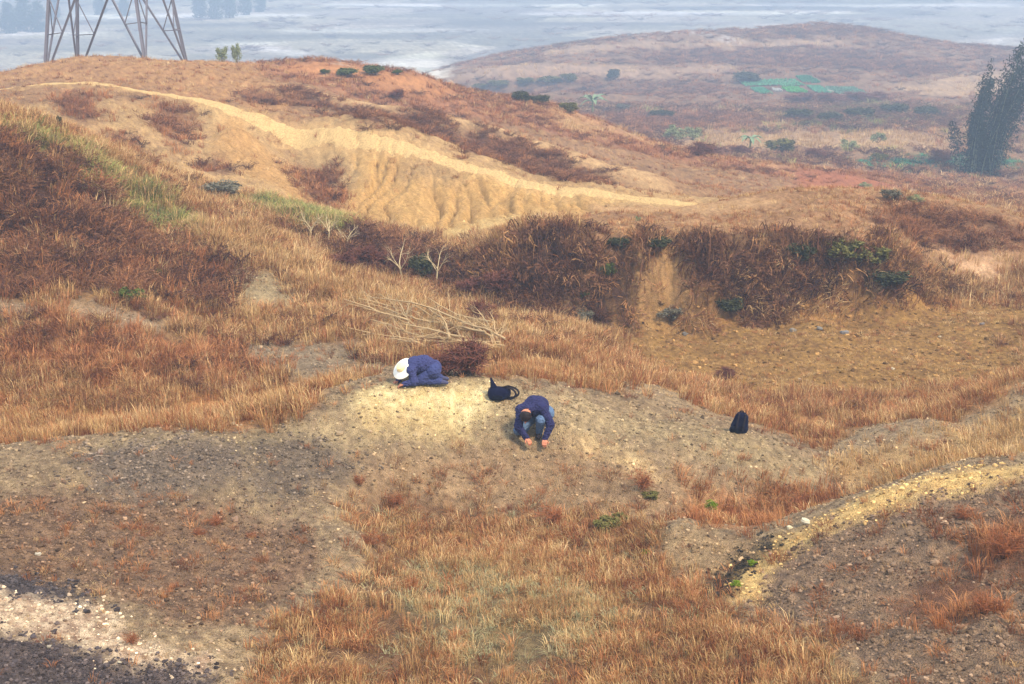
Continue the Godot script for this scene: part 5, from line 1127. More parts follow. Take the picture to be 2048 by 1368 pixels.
func bare_plants() -> void:
	var bark := mat(srgb(176, 148, 108))
	var pale := mat(srgb(196, 174, 134))
	for i in SAPLINGS.size():
		var s: Array = SAPLINGS[i]
		rng.seed = 300 + i
		var o := thing("bare_sapling", on_ground(s[0], s[1], 0.05))
		var st := started()
		var h: float = s[2]
		var top := Vector3(s[3], h * 0.45, 0)
		tube(st, Vector3.ZERO, top, 0.03, 0.022, 6)
		part("trunk", st.commit(), pale, o)
		for b in 4:
			var br := started()
			var a := TAU * b / 4.0 + rng.randf()
			twigs(br, top * rng.randf_range(0.55, 1.0), Vector3(cos(a) * 0.75, 1.0, sin(a) * 0.75).normalized(), h * 0.45, 0.015, 2, 0.01, 0.8)
			part("branch", br.commit(), pale, o)
		tag(o, s[4], "sapling", "bare saplings in the gully")
	for i in FALLEN.size():
		var f: Array = FALLEN[i]
		rng.seed = 400 + i
		var a := on_ground(f[0], f[1]) + Vector3(0, f[4] + 0.1, 0)
		var b := on_ground(f[2], f[3]) + Vector3(0, f[5] + 0.08, 0)
		var o := thing("fallen_branch", a)
		var st := started()
		var along := b - a
		var p := Vector3.ZERO
		var n := 6
		var bend := any_dir() * along.length() * 0.05
		var tw := started()
		for k in n:
			var t := (k + 1.0) / n
			var q := along * t + bend * sin(PI * t) + any_dir() * 0.03
			tube(st, p, q, 0.029 * (1.0 - 0.7 * (t - 1.0 / n)), 0.029 * (1.0 - 0.7 * t), 6, Color.WHITE, true)
			if k > 0:
				for e in 2:
					twigs(tw, p, (along.normalized() + any_dir() * 0.8 + Vector3(0, -0.05, 0)).normalized(), minf(1.6, along.length()) * rng.randf_range(0.15, 0.36), 0.011, 2, 0.0, 0.7)
			p = q
		part("limb", st.commit(), bark, o)
		part("twigs", tw.commit(), bark, o)
		tag(o, "pale dead branch lying in the heap of cut brushwood behind the mound", "branch", "cut branches lying behind the mound")

func bamboo() -> void:
	rng.seed = 611
	var o := thing("bamboo_clump", on_ground(BAMBOO[0], BAMBOO[1], 0.2))
	var culm := mat(srgb(96, 104, 78))
	var lm := tinted(0.85, 0.35)
	lm.albedo_color = srgb(28, 46, 38)
	# stems: [foot x, foot z, lean x, lean z, height]
	var stems := []
	for i in 9:
		stems.append([rng.randf_range(-1.3, -0.3), rng.randf_range(-1.0, 1.0), rng.randf_range(0.5, 1.3), rng.randf_range(-0.5, 0.5), rng.randf_range(8.0, 12.0), 0.62])
	for i in 22:
		stems.append([rng.randf_range(-0.6, 1.7), rng.randf_range(-1.2, 1.2), rng.randf_range(2.0, 4.0), rng.randf_range(-0.8, 0.8), rng.randf_range(9.0, 14.2), 0.95])
	for i in 8:
		stems.append([rng.randf_range(-1.8, 1.4), rng.randf_range(-1.2, 1.2), rng.randf_range(-1.4, 0.6), rng.randf_range(-0.8, 0.8), rng.randf_range(3.5, 6.5), 0.8])
	for s in stems:
		var st := started()
		var fo := started()
		var p := Vector3(s[0], 0, s[1])
		var n := 9
		var pts := [p]
		for k in n:
			var t := (k + 1.0) / n
			var q := Vector3(s[0] + s[2] * t * t, s[4] * (t - 0.06 * t * t), s[1] + s[3] * t * t)
			tube(st, p, q, 0.06 * (1.0 - 0.8 * (t - 1.0 / n)), 0.06 * (1.0 - 0.8 * t), 5)
			p = q
			pts.append(q)
		for k in range(1, n + 1):
			var t := k / float(n)
			var dense := 18 + int(34.0 * smoothstep(0.15, 0.6, t))
			var rad: float = lerpf(0.5, 1.0, smoothstep(0.0, 0.5, t)) * (1.0 if t < 0.9 else 0.6) * s[5]
			for e in dense:
				var c: Vector3 = pts[k - 1].lerp(pts[k], rng.randf()) + any_dir() * rad * sqrt(rng.randf())
				var dirn := (any_dir() + Vector3(0.1, -0.6, 0)).normalized()
				var w := dirn.cross(any_dir()).normalized() * 0.06
				var g := rng.randf_range(0.55, 1.35)
				tri(fo, c - w, c + w, c + dirn * rng.randf_range(0.25, 0.5), Color(g * rng.randf_range(0.85, 1.1), g, g * rng.randf_range(0.85, 1.1)))
		var cu := part("culm", st.commit(), culm, o)
		part("leaves", fo.commit(), lm, cu)
	tag(o, "tall dark green bamboo clump leaning right on the valley floor", "bamboo")

func banana(s: Array, label: String) -> void:
	rng.seed = int(s[0] * 10.0) + 900
	var o := thing("banana_plant", on_ground(s[0], s[1], 0.1))
	var st := started()
	tube(st, Vector3.ZERO, Vector3(0, 1.5, 0), 0.14, 0.09, 7)
	part("stem", st.commit(), mat(srgb(122, 128, 84)), o)
	var m := tinted(0.7, 0.4)
	m.albedo_color = srgb(120, 138, 104)
	for i in 9:
		var lf := started()
		var a := TAU * i / 9.0 + rng.randf() * 0.4
		var out := Vector3(cos(a), 0, sin(a))
		var side := Vector3(-out.z, 0, out.x)
		var ln := rng.randf_range(1.3, 1.9)
		var lift := rng.randf_range(0.5, 1.4)
		var p := Vector3(0, 1.45, 0)
		var w0 := 0.03
		for k in 5:
			var t := (k + 1) / 5.0
			var q := Vector3(0, 1.45, 0) + out * ln * t + Vector3(0, lift * t * 1.6 - 1.5 * t * t, 0)
			var w1 := 0.26 * sin(PI * clampf(t * 0.93 + 0.04, 0, 1)) + 0.01
			quad(lf, p - side * w0 + Vector3(0, w0 * 0.4, 0), p, q, q - side * w1 + Vector3(0, w1 * 0.4, 0))
			quad(lf, p, p + side * w0 + Vector3(0, w0 * 0.4, 0), q + side * w1 + Vector3(0, w1 * 0.4, 0), q)
			p = q
			w0 = w1
		part("leaf", lf.commit(), m, o)
	o.scale = Vector3.ONE * s[2]
	tag(o, label, "banana plant", "banana plants in the valley")

func far_trees() -> void:
	var bark := mat(srgb(84, 72, 60))
	var protos := []
	for v in 3:
		rng.seed = 700 + v
		var tr := started()
		tube(tr, Vector3.ZERO, Vector3(0.1, 5, 0), 0.32, 0.2, 6)
		var fo := started()
		for c in 44:
			var y := rng.randf_range(0.6, 12.5)
			var wide := 4.2 * sin(PI * clampf((y + 3.0) / 16.5, 0.05, 0.97))
			var a := rng.randf() * TAU
			var ct := Vector3(cos(a) * wide * rng.randf_range(0.3, 0.9), y, sin(a) * wide * rng.randf_range(0.3, 0.9))
			tube(tr, Vector3(0.1, minf(5.0, y * 0.5), 0), ct, 0.1, 0.03, 4)
			for e in 46:
				var p := ct + any_dir() * 1.7 * sqrt(rng.randf())
				var dirn := any_dir()
				var w := dirn.cross(any_dir()).normalized() * 0.28
				var k := rng.randf_range(0.6, 1.3)
				tri(fo, p - w, p + w, p + dirn * 0.8, Color(k, k, k))
		protos.append([tr.commit(), fo.commit()])
	var lm := tinted(0.9, 0.2)
	lm.albedo_color = srgb(62, 78, 56)
	for i in TREES.size():
		var s: Array = TREES[i]
		var o := thing("far_tree", on_ground(s[0], s[1], 0.3), i * 1.7)
		o.scale = Vector3.ONE * s[2]
		part("trunk", protos[i % 3][0], bark, o)
		part("crown", protos[i % 3][1], lm, o)
		tag(o, s[3], "tree", "hazy trees on the far plain")

# ---------- pylon ----------
func bar(st: SurfaceTool, a: Vector3, b: Vector3, w: float) -> void:
	# steel angle: two thin flanges
	var ax := (b - a).normalized()
	var s := ax.cross(Vector3.UP if absf(ax.y) < 0.9 else Vector3.RIGHT).normalized()
	var t := ax.cross(s)
	var th := w * 0.18
	for f in [[s, t], [t, s]]:
		var u: Vector3 = f[0] * w
		var v: Vector3 = f[1] * th
		var c := [a, a + u, a + u + v, a + v]
		var d := [b, b + u, b + u + v, b + v]
		for k in 4:
			var k2 := (k + 1) % 4
			quad(st, c[k], c[k2], d[k2], d[k])
		quad(st, c[0], c[1], c[2], c[3])
		quad(st, d[0], d[3], d[2], d[1])

func pylon() -> void:
	var o := thing("transmission_tower", Vector3.ZERO)
	var steel := mat(srgb(116, 110, 116), 0.6, 0.4)
	steel.metallic = 0.2
	var feet := []
	var cx := 0.0
	var cz := 0.0
	for f in PYLON:
		feet.append(on_ground(f[0], f[1], 0.4))
		cx += f[0] / 4.0
		cz -= f[1] / 4.0
	var low := INF
	for f in feet:
		low = minf(low, f.y)
	o.position = Vector3(cx, low, cz)
	var top := 34.0
	var leg_at := func(k: int, y: float) -> Vector3:
		var f: Vector3 = feet[k] - o.position
		var t := clampf(y / top, 0.0, 1.0)
		var sh := lerpf(1.0, 0.16, minf(1.0, t * 1.25))
		return Vector3(f.x * sh, lerpf(f.y, top, t) if y > 0.0 else f.y, f.z * sh)
	for k in 4:
		var st := started()
		var lv := [0.0, 7.5, 14.0, 20.0, 26.0, 34.0]
		for q in lv.size() - 1:
			bar(st, leg_at.call(k, lv[q]), leg_at.call(k, lv[q + 1]), 0.2)
		part("leg", st.commit(), steel, o)
	for lvl in [[0.0, 7.5], [7.5, 14.0], [14.0, 20.0], [20.0, 26.0], [26.0, 33.0]]:
		for k in 4:
			var k2 := (k + 1) % 4
			var a: Vector3 = leg_at.call(k, lvl[0])
			var b: Vector3 = leg_at.call(k2, lvl[0])
			var a2: Vector3 = leg_at.call(k, lvl[1])
			var b2: Vector3 = leg_at.call(k2, lvl[1])
			var apex := a2.lerp(b2, 0.5)
			for e in [[a, apex], [b, apex], [a2, b2]]:
				var st := started()
				bar(st, e[0], e[1], 0.115)
				part("brace", st.commit(), steel, o)
			# stays between the leg and the long braces
			for e in [[a, a2, 0.5], [b, b2, 0.5]]:
				for f in [0.38, 0.72]:
					var st := started()
					var on_leg: Vector3 = e[0].lerp(e[1], f)
					var on_brace: Vector3 = e[0].lerp(apex, f)
					bar(st, on_leg, on_brace, 0.06)
					bar(st, on_brace, e[0].lerp(e[1], minf(1.0, f + 0.3)), 0.06)
					part("stay", st.commit(), steel, o)
	for y in [24.0, 29.0]:
		for sd in [-1.0, 1.0]:
			var st := started()
			var tip := Vector3(sd * 7.5, y + 0.6, 0)
			for k in 4:
				bar(st, leg_at.call(k, y), tip, 0.13)
			part("crossarm", st.commit(), steel, o)
	tag(o, "grey steel lattice transmission tower rising behind the left hill crest", "tower")

# ---------- people ----------
func net(st: SurfaceTool, caps: Array, cell: float, k: float, col := Color.WHITE, folds := 0.0) -> void:
	# capsules [a, b, ra, rb] joined by a smooth minimum and meshed as surface nets
	var lo := Vector3.INF
	var hi := -Vector3.INF
	for c in caps:
		var r: float = maxf(c[2], c[3]) + k + 3.0 * cell
		for e in [c[0], c[1]]:
			lo = lo.min(e - Vector3.ONE * r)
			hi = hi.max(e + Vector3.ONE * r)
	var n := Vector3i(((hi - lo) / cell).ceil()) + Vector3i.ONE
	var f := PackedFloat32Array()
	f.resize(n.x * n.y * n.z)
	f.fill(1.0)
	for c in caps:
		var a: Vector3 = c[0]
		var b: Vector3 = c[1]
		var r: float = maxf(c[2], c[3]) + k + 2.0 * cell
		var p0 := Vector3i(((a.min(b) - Vector3.ONE * r - lo) / cell).floor()).max(Vector3i.ZERO)
		var p1 := Vector3i(((a.max(b) + Vector3.ONE * r - lo) / cell).ceil()).min(n - Vector3i.ONE)
		var ab := b - a
		var l2 := maxf(ab.length_squared(), 1e-8)
		for x in range(p0.x, p1.x + 1):
			for y in range(p0.y, p1.y + 1):
				for z in range(p0.z, p1.z + 1):
					var p := lo + Vector3(x, y, z) * cell
					var t := clampf((p - a).dot(ab) / l2, 0.0, 1.0)
					var d := (p - a - ab * t).length() - lerpf(c[2], c[3], t)
					var at := (x * n.y + y) * n.z + z
					var e := f[at]
					var h := maxf(k - absf(e - d), 0.0) / k
					f[at] = minf(e, d) - h * h * k * 0.25
	if folds > 0.0:
		for x in n.x:
			for y in n.y:
				for z in n.z:
					var at := (x * n.y + y) * n.z + z
					if absf(f[at]) < 0.06:
						var p := lo + Vector3(x, y, z) * cell
						f[at] += folds * absf(n_fold.get_noise_3d(p.x * 1.3 + p.y * 0.7, p.y * 2.2, p.z * 1.3)) - folds * 0.3
	var vid := {}
	var verts := PackedVector3Array()
	var sx := n.y * n.z
	var sy := n.z
	for x in n.x - 1:
		for y in n.y - 1:
			for z in n.z - 1:
				var at := x * sx + y * sy + z
				var o := [f[at], f[at + 1], f[at + sy], f[at + sy + 1], f[at + sx], f[at + sx + 1], f[at + sx + sy], f[at + sx + sy + 1]]
				var neg := 0
				for q in o:
					if q < 0.0:
						neg += 1
				if neg == 0 or neg == 8:
					continue
				var s := Vector3.ZERO
				var cnt := 0
				for e in [[0, 1], [2, 3], [4, 5], [6, 7], [0, 2], [1, 3], [4, 6], [5, 7], [0, 4], [1, 5], [2, 6], [3, 7]]:
					var va: float = o[e[0]]
					var vb: float = o[e[1]]
					if (va < 0.0) != (vb < 0.0):
						var t := va / (va - vb)
						var pa := Vector3((e[0] >> 2) & 1, (e[0] >> 1) & 1, e[0] & 1)
						var pb := Vector3((e[1] >> 2) & 1, (e[1] >> 1) & 1, e[1] & 1)
						s += pa.lerp(pb, t)
						cnt += 1
				vid[at] = verts.size()
				verts.append(lo + (Vector3(x, y, z) + s / cnt) * cell)
	var tris := PackedInt32Array()
	for at in vid:
		var z: int = at % n.z
		var y: int = (at / n.z) % n.y
		var x: int = at / sx
		for ax in 3:
			var step: int = [sx, sy, 1][ax]
			var u: int = [sy, 1, sx][ax]
			var w: int = [1, sx, sy][ax]
			if (f[at] < 0.0) == (f[at + step] < 0.0):
				continue
			if not (vid.has(at - u) and vid.has(at - w) and vid.has(at - u - w)):
				continue
			var q := [vid[at], vid[at - u], vid[at - u - w], vid[at - w]]
			if f[at] < 0.0:
				tris.append_array(PackedInt32Array([q[0], q[2], q[1], q[0], q[3], q[2]]))
			else:
				tris.append_array(PackedInt32Array([q[0], q[1], q[2], q[0], q[2], q[3]]))
	var nr := PackedVector3Array()
	nr.resize(verts.size())
	for i in range(0, tris.size(), 3):
		var g := (verts[tris[i + 2]] - verts[tris[i]]).cross(verts[tris[i + 1]] - verts[tris[i]])
		for e in 3:
			nr[tris[i + e]] += g
	for i in tris:
		st.set_color(col)
		st.set_normal(nr[i].normalized())
		st.add_vertex(verts[i])

func hand(st: SurfaceTool, wrist: Vector3, towards: Vector3, palm_down: Vector3, side: float) -> void:
	var f := towards.normalized()
	var n := (palm_down - f * palm_down.dot(f)).normalized()
	var s := f.cross(n).normalized() * side
	var caps := []
	var knuckle := wrist + f * 0.085
	for i in 4:
		var o := s * (i - 1.5) * 0.021
		caps.append([wrist + o * 0.55, knuckle + o - n * 0.004, 0.019, 0.014])
		var ln: float = [0.062, 0.074, 0.07, 0.055][i]
		var j1 := knuckle + o + (f * 0.8 + n * 0.35).normalized() * ln * 0.55
		var j2 := j1 + (f * 0.35 + n * 0.9).normalized() * ln * 0.55
		caps.append([knuckle + o, j1, 0.0105, 0.0095])
		caps.append([j1, j2, 0.0095, 0.008])
	var tb := wrist + f * 0.03 - s * 0.03
	var t1 := tb + (f * 0.6 - s * 0.6 + n * 0.3).normalized() * 0.045
	caps.append([wrist + f * 0.02 - s * 0.015, tb, 0.016, 0.013])
	caps.append([tb, t1, 0.013, 0.011])
	caps.append([t1, t1 + (f * 0.85 + n * 0.5).normalized() * 0.032, 0.011, 0.009])
	net(st, caps, 0.006, 0.008)

func head(st: SurfaceTool, c: Vector3, face: Vector3, crown: Vector3) -> void:
	# c: middle of the skull; face and crown: where the nose and the top of the head point
	var f := face.normalized()
	var u := (crown - f * crown.dot(f)).normalized()
	var s := f.cross(u)
	var caps := [[c + u * 0.035 - f * 0.025, c + u * 0.03 + f * 0.02, 0.088, 0.08], [c - u * 0.03 + f * 0.02, c - u * 0.085 + f * 0.055, 0.066, 0.032]]
	caps.append([c + f * 0.095 - u * 0.005, c + f * 0.112 - u * 0.035, 0.009, 0.013])
	for sd in [-1.0, 1.0]:
		caps.append([c + s * sd * 0.082 + u * 0.01, c + s * sd * 0.084 - u * 0.03, 0.014, 0.01])
		caps.append([c + f * 0.085 + s * sd * 0.05 + u * 0.022, c + f * 0.092 + s * sd * 0.018 + u * 0.026, 0.009, 0.009])
	caps.append([c + f * 0.08 - u * 0.065 - s * 0.02, c + f * 0.08 - u * 0.065 + s * 0.02, 0.011, 0.011])
	net(st, caps, 0.008, 0.012)
	for sd in [-1.0, 1.0]:
		net(st, [[c + f * 0.083 + s * sd * 0.033 + u * 0.005, c + f * 0.084 + s * sd * 0.033 + u * 0.005, 0.011, 0.011]], 0.006, 0.004, Color(0.08, 0.06, 0.06))

func cloth(c: Color) -> StandardMaterial3D:
	var m := mat(c, 0.95, 0.1)
	m.rim_enabled = true
	m.rim = 0.25
	m.heightmap_enabled = true
	m.uv1_triplanar = true
	m.uv1_scale = Vector3.ONE * 2.2
	m.heightmap_texture = ImageTexture.create_from_image(noise_image(21, 0.02, 0.0, 1.0, 128, FastNoiseLite.TYPE_SIMPLEX_SMOOTH, 3))
	m.heightmap_scale = 2.0
	return m

func crouching_person() -> void:
	var at: Array = PEOPLE[1]
	var o := thing("person", on_ground(at[0], at[1], 0.01))
	var skin := tinted(0.6)
	skin.albedo_color = srgb(186, 122, 94)
	skin.subsurf_scatter_enabled = true
	skin.subsurf_scatter_strength = 0.1
	var V := func(x: float, y: float, z: float) -> Vector3: return Vector3(x, y, z)
	var hipc: Vector3 = V.call(0.13, 0.34, -0.36)
	var hip_l: Vector3 = V.call(0.03, 0.33, -0.36)
	var hip_r: Vector3 = V.call(0.22, 0.35, -0.34)
	var knee_l: Vector3 = V.call(-0.27, 0.16, 0.0)
	var knee_r: Vector3 = V.call(0.11, 0.37, 0.06)
	var ank_l: Vector3 = V.call(-0.08, 0.06, -0.36)
	var ank_r: Vector3 = V.call(0.09, 0.08, -0.1)
	var chest: Vector3 = V.call(0.0, 0.56, -0.14)
	var belly: Vector3 = V.call(0.09, 0.5, -0.3)
	var neck: Vector3 = V.call(-0.1, 0.56, 0.03)
	var skull: Vector3 = V.call(-0.145, 0.475, 0.15)
	var sh_l: Vector3 = V.call(-0.23, 0.52, -0.04)
	var sh_r: Vector3 = V.call(0.15, 0.55, -0.02)
	var el_l: Vector3 = V.call(-0.27, 0.27, 0.1)
	var el_r: Vector3 = V.call(0.28, 0.31, 0.1)
	var wr_l: Vector3 = V.call(-0.13, 0.085, 0.18)
	var wr_r: Vector3 = V.call(0.18, 0.075, 0.2)
	var down := Vector3(0, -1, 0)
	var st := started()
	net(st, [[neck, skull, 0.055, 0.055], [neck, chest, 0.06, 0.1], [chest, hipc, 0.1, 0.1], [sh_l, el_l, 0.04, 0.034], [sh_r, el_r, 0.04, 0.034], [el_l, wr_l, 0.034, 0.026], [el_r, wr_r, 0.034, 0.026], [chest, sh_l, 0.07, 0.045], [chest, sh_r, 0.07, 0.045], [hip_l, knee_l, 0.07, 0.05], [hip_r, knee_r, 0.07, 0.05], [knee_l, ank_l, 0.045, 0.035], [knee_r, ank_r, 0.045, 0.035]], 0.018, 0.03)
	head(st, skull, Vector3(-0.1, -0.75, 0.5), Vector3(-0.1, 0.45, 0.8))
	hand(st, wr_l, Vector3(0.45, -0.35, 0.7), down, 1.0)
	hand(st, wr_r, Vector3(-0.1, -0.4, 0.8), down, -1.0)
	part("body", st.commit(), skin, o)
	st = started()
	net(st, [[chest, belly, 0.175, 0.165], [belly, hipc, 0.15, 0.15], [V.call(-0.1, 0.54, -0.08), V.call(0.1, 0.56, -0.08), 0.11, 0.11], [chest, sh_l, 0.12, 0.085], [chest, sh_r, 0.12, 0.085], [sh_l, el_l, 0.078, 0.064], [sh_r, el_r, 0.078, 0.064], [el_l, wr_l, 0.064, 0.046], [el_r, wr_r, 0.064, 0.046], [chest, neck, 0.1, 0.07], [neck - Vector3(0.05, 0, 0), neck + Vector3(0.05, 0.01, 0), 0.052, 0.052]], 0.014, 0.035, Color.WHITE, 0.05)
	part("jacket", st.commit(), cloth(srgb(44, 44, 78)), o)
	st = started()
	net(st, [[hip_l, hip_r, 0.135, 0.135], [hip_l, knee_l, 0.105, 0.078], [hip_r, knee_r, 0.105, 0.08], [knee_l, ank_l, 0.075, 0.055], [knee_r, ank_r, 0.075, 0.056]], 0.014, 0.03, Color.WHITE, 0.04)
	part("trousers", st.commit(), cloth(srgb(86, 106, 134)), o)
	st = started()
	# hair cap: the top and back of the skull
	var cr := Vector3(-0.1, 0.45, 0.8).normalized()
	net(st, [[skull + cr * 0.04, skull + cr * 0.045 + Vector3(0, -0.01, 0), 0.098, 0.094], [skull + cr * 0.02 + Vector3(0, 0.03, -0.02), skull + cr * 0.01 + Vector3(0, 0.055, -0.01), 0.09, 0.06]], 0.01, 0.02)
	part("hair", st.commit(), mat(srgb(30, 20, 18), 0.6, 0.3), o)
	var shoe := mat(srgb(44, 34, 34), 0.7)
	for e in [[ank_l, Vector3(-0.6, 0, 0.2)], [ank_r, Vector3(-0.1, 0, 1.0)]]:
		st = started()
		var fw: Vector3 = e[1].normalized()
		var a: Vector3 = e[0]
		a.y = 0.05
		net(st, [[a - fw * 0.05, a + fw * 0.15, 0.05, 0.04], [a, a + Vector3(0, 0.05, 0), 0.055, 0.055]], 0.012, 0.02)
		part("shoe", st.commit(), shoe, o)
	tag(o, "crouching person in dark blue jacket and jeans with bowed dark hair, searching the gravel", "person")

func kneeling_person() -> void:
	var at: Array = PEOPLE[0]
	var o := thing("person", on_ground(at[0], at[1], 0.01))
	var skin := tinted(0.6)
	skin.albedo_color = srgb(168, 112, 86)
	var hip := Vector3(0.27, 0.27, -0.02)
	var hip_n := Vector3(0.27, 0.26, 0.08)
	var hip_f := Vector3(0.27, 0.26, -0.12)
	var knee_n := Vector3(0.0, 0.085, 0.13)
	var knee_f := Vector3(0.0, 0.085, -0.14)
	var ank_n := Vector3(0.38, 0.07, 0.1)
	var ank_f := Vector3(0.38, 0.07, -0.12)
	var chest := Vector3(-0.06, 0.34, 0.0)
	var belly := Vector3(0.1, 0.36, 0.0)
	var neck := Vector3(-0.19, 0.31, 0.02)
	var skull := Vector3(-0.27, 0.25, 0.05)
	var sh_n := Vector3(-0.12, 0.29, 0.17)
	var sh_f := Vector3(-0.12, 0.29, -0.15)
	var el_n := Vector3(-0.06, 0.1, 0.24)
	var el_f := Vector3(-0.3, 0.19, -0.1)
	var wr_n := Vector3(-0.24, 0.06, 0.24)
	var wr_f := Vector3(-0.36, 0.05, 0.0)
	var st := started()
	net(st, [[neck, skull, 0.055, 0.055], [neck, chest, 0.06, 0.1], [chest, hip, 0.1, 0.1], [chest, sh_n, 0.07, 0.045], [chest, sh_f, 0.07, 0.045], [sh_n, el_n, 0.04, 0.034], [sh_f, el_f, 0.04, 0.034], [el_n, wr_n, 0.034, 0.026], [el_f, wr_f, 0.034, 0.026], [hip_n, knee_n, 0.07, 0.05], [hip_f, knee_f, 0.07, 0.05], [knee_n, ank_n, 0.04, 0.03], [knee_f, ank_f, 0.04, 0.03]], 0.018, 0.03)
	head(st, skull, Vector3(-0.75, -0.75, 0.2), Vector3(-0.75, 0.6, 0.3))
	hand(st, wr_n, Vector3(-0.9, -0.25, 0.1), Vector3(0, -1, 0), 1.0)
	hand(st, wr_f, Vector3(-0.8, -0.35, 0.3), Vector3(0, -1, 0), -1.0)
	part("body", st.commit(), skin, o)
	st = started()
	net(st, [[chest, belly, 0.155, 0.155], [belly, hip, 0.15, 0.14], [chest, sh_n, 0.11, 0.08], [chest, sh_f, 0.11, 0.08], [sh_n, el_n, 0.074, 0.062], [sh_f, el_f, 0.074, 0.062], [el_n, wr_n, 0.062, 0.045], [el_f, wr_f, 0.062, 0.045], [chest, neck, 0.1, 0.07]], 0.014, 0.035, Color.WHITE, 0.05)
	part("jacket", st.commit(), cloth(srgb(58, 61, 100)), o)
	st = started()
	net(st, [[hip_n, hip_f, 0.135, 0.135], [hip_n, knee_n, 0.1, 0.078], [hip_f, knee_f, 0.1, 0.078], [knee_n, ank_n, 0.072, 0.055], [knee_f, ank_f, 0.072, 0.055]], 0.014, 0.03, Color.WHITE, 0.04)
	part("trousers", st.commit(), cloth(srgb(60, 66, 106)), o)
	var shoe := mat(srgb(70, 70, 96), 0.8)
	for e in [ank_n, ank_f]:
		st = started()
		net(st, [[e + Vector3(0.0, -0.01, 0), e + Vector3(0.13, -0.03, 0), 0.05, 0.034]], 0.012, 0.02)
		part("shoe", st.commit(), shoe, o)
	# broad straw hat, lathed, tipped over the bowed head
	var hat := Node3D.new()
	hat.name = "hat"
	o.add_child(hat)
	var axis := Vector3(-0.5, 0.68, 0.52).normalized()
	var sx := axis.cross(Vector3(0, 0, 1)).normalized()
	hat.transform = Transform3D(Basis(sx, axis, sx.cross(axis)), skull + axis * 0.05 + Vector3(0.02, 0.02, 0))
	part("brim", lathe([[0.0, 0.05], [0.085, 0.045], [0.1, 0.03], [0.16, 0.016], [0.215, -0.012], [0.218, -0.018], [0.2, -0.014], [0.09, 0.02]], 40), straw_cloth(srgb(236, 230, 214)), hat)
	part("crown", lathe([[0.0, 0.112], [0.04, 0.11], [0.075, 0.098], [0.09, 0.07], [0.096, 0.036]], 32), straw_cloth(srgb(246, 226, 170)), hat)
	tag(o, "kneeling person in blue clothes under a broad white hat on the mound crest", "person")

func straw_cloth(c: Color) -> StandardMaterial3D:
	var m := mat(c, 0.9, 0.2)
	m.heightmap_enabled = true
	m.uv1_triplanar = true
	m.uv1_scale = Vector3.ONE * 6.0
	m.heightmap_texture = ImageTexture.create_from_image(noise_image(31, 0.1, 0.0, 1.0, 128))
	m.heightmap_scale = 0.4
	return m

func lathe(prof: Array, sides: int) -> Mesh:
	var st := started()
	for i in sides:
		var a := TAU * i / sides
		var b := TAU * (i + 1) / sides
		for k in prof.size() - 1:
			var p: Array = prof[k]
			var q: Array = prof[k + 1]
			quad(st, Vector3(cos(a) * p[0], p[1], sin(a) * p[0]), Vector3(cos(a) * q[0], q[1], sin(a) * q[0]), Vector3(cos(b) * q[0], q[1], sin(b) * q[0]), Vector3(cos(b) * p[0], p[1], sin(b) * p[0]))
	return st.commit()

# ---------- bags and stones ----------
func strap(pts: Array, w: float, th: float, out: Vector3) -> Mesh:
	var st := started()
	for i in pts.size() - 1:
		var a: Vector3 = pts[i]
		var b: Vector3 = pts[i + 1]
		var n := out.normalized()
		var s := (b - a).cross(n).normalized() * w * 0.5
		var u := s.cross(b - a).normalized() * th * 0.5
		quad(st, a - s + u, a + s + u, b + s + u, b - s + u)
		quad(st, a + s - u, a - s - u, b - s - u, b + s - u)
		quad(st, a + s + u, a + s - u, b + s - u, b + s + u)
		quad(st, a - s - u, a - s + u, b - s + u, b - s - u)
	return st.commit()

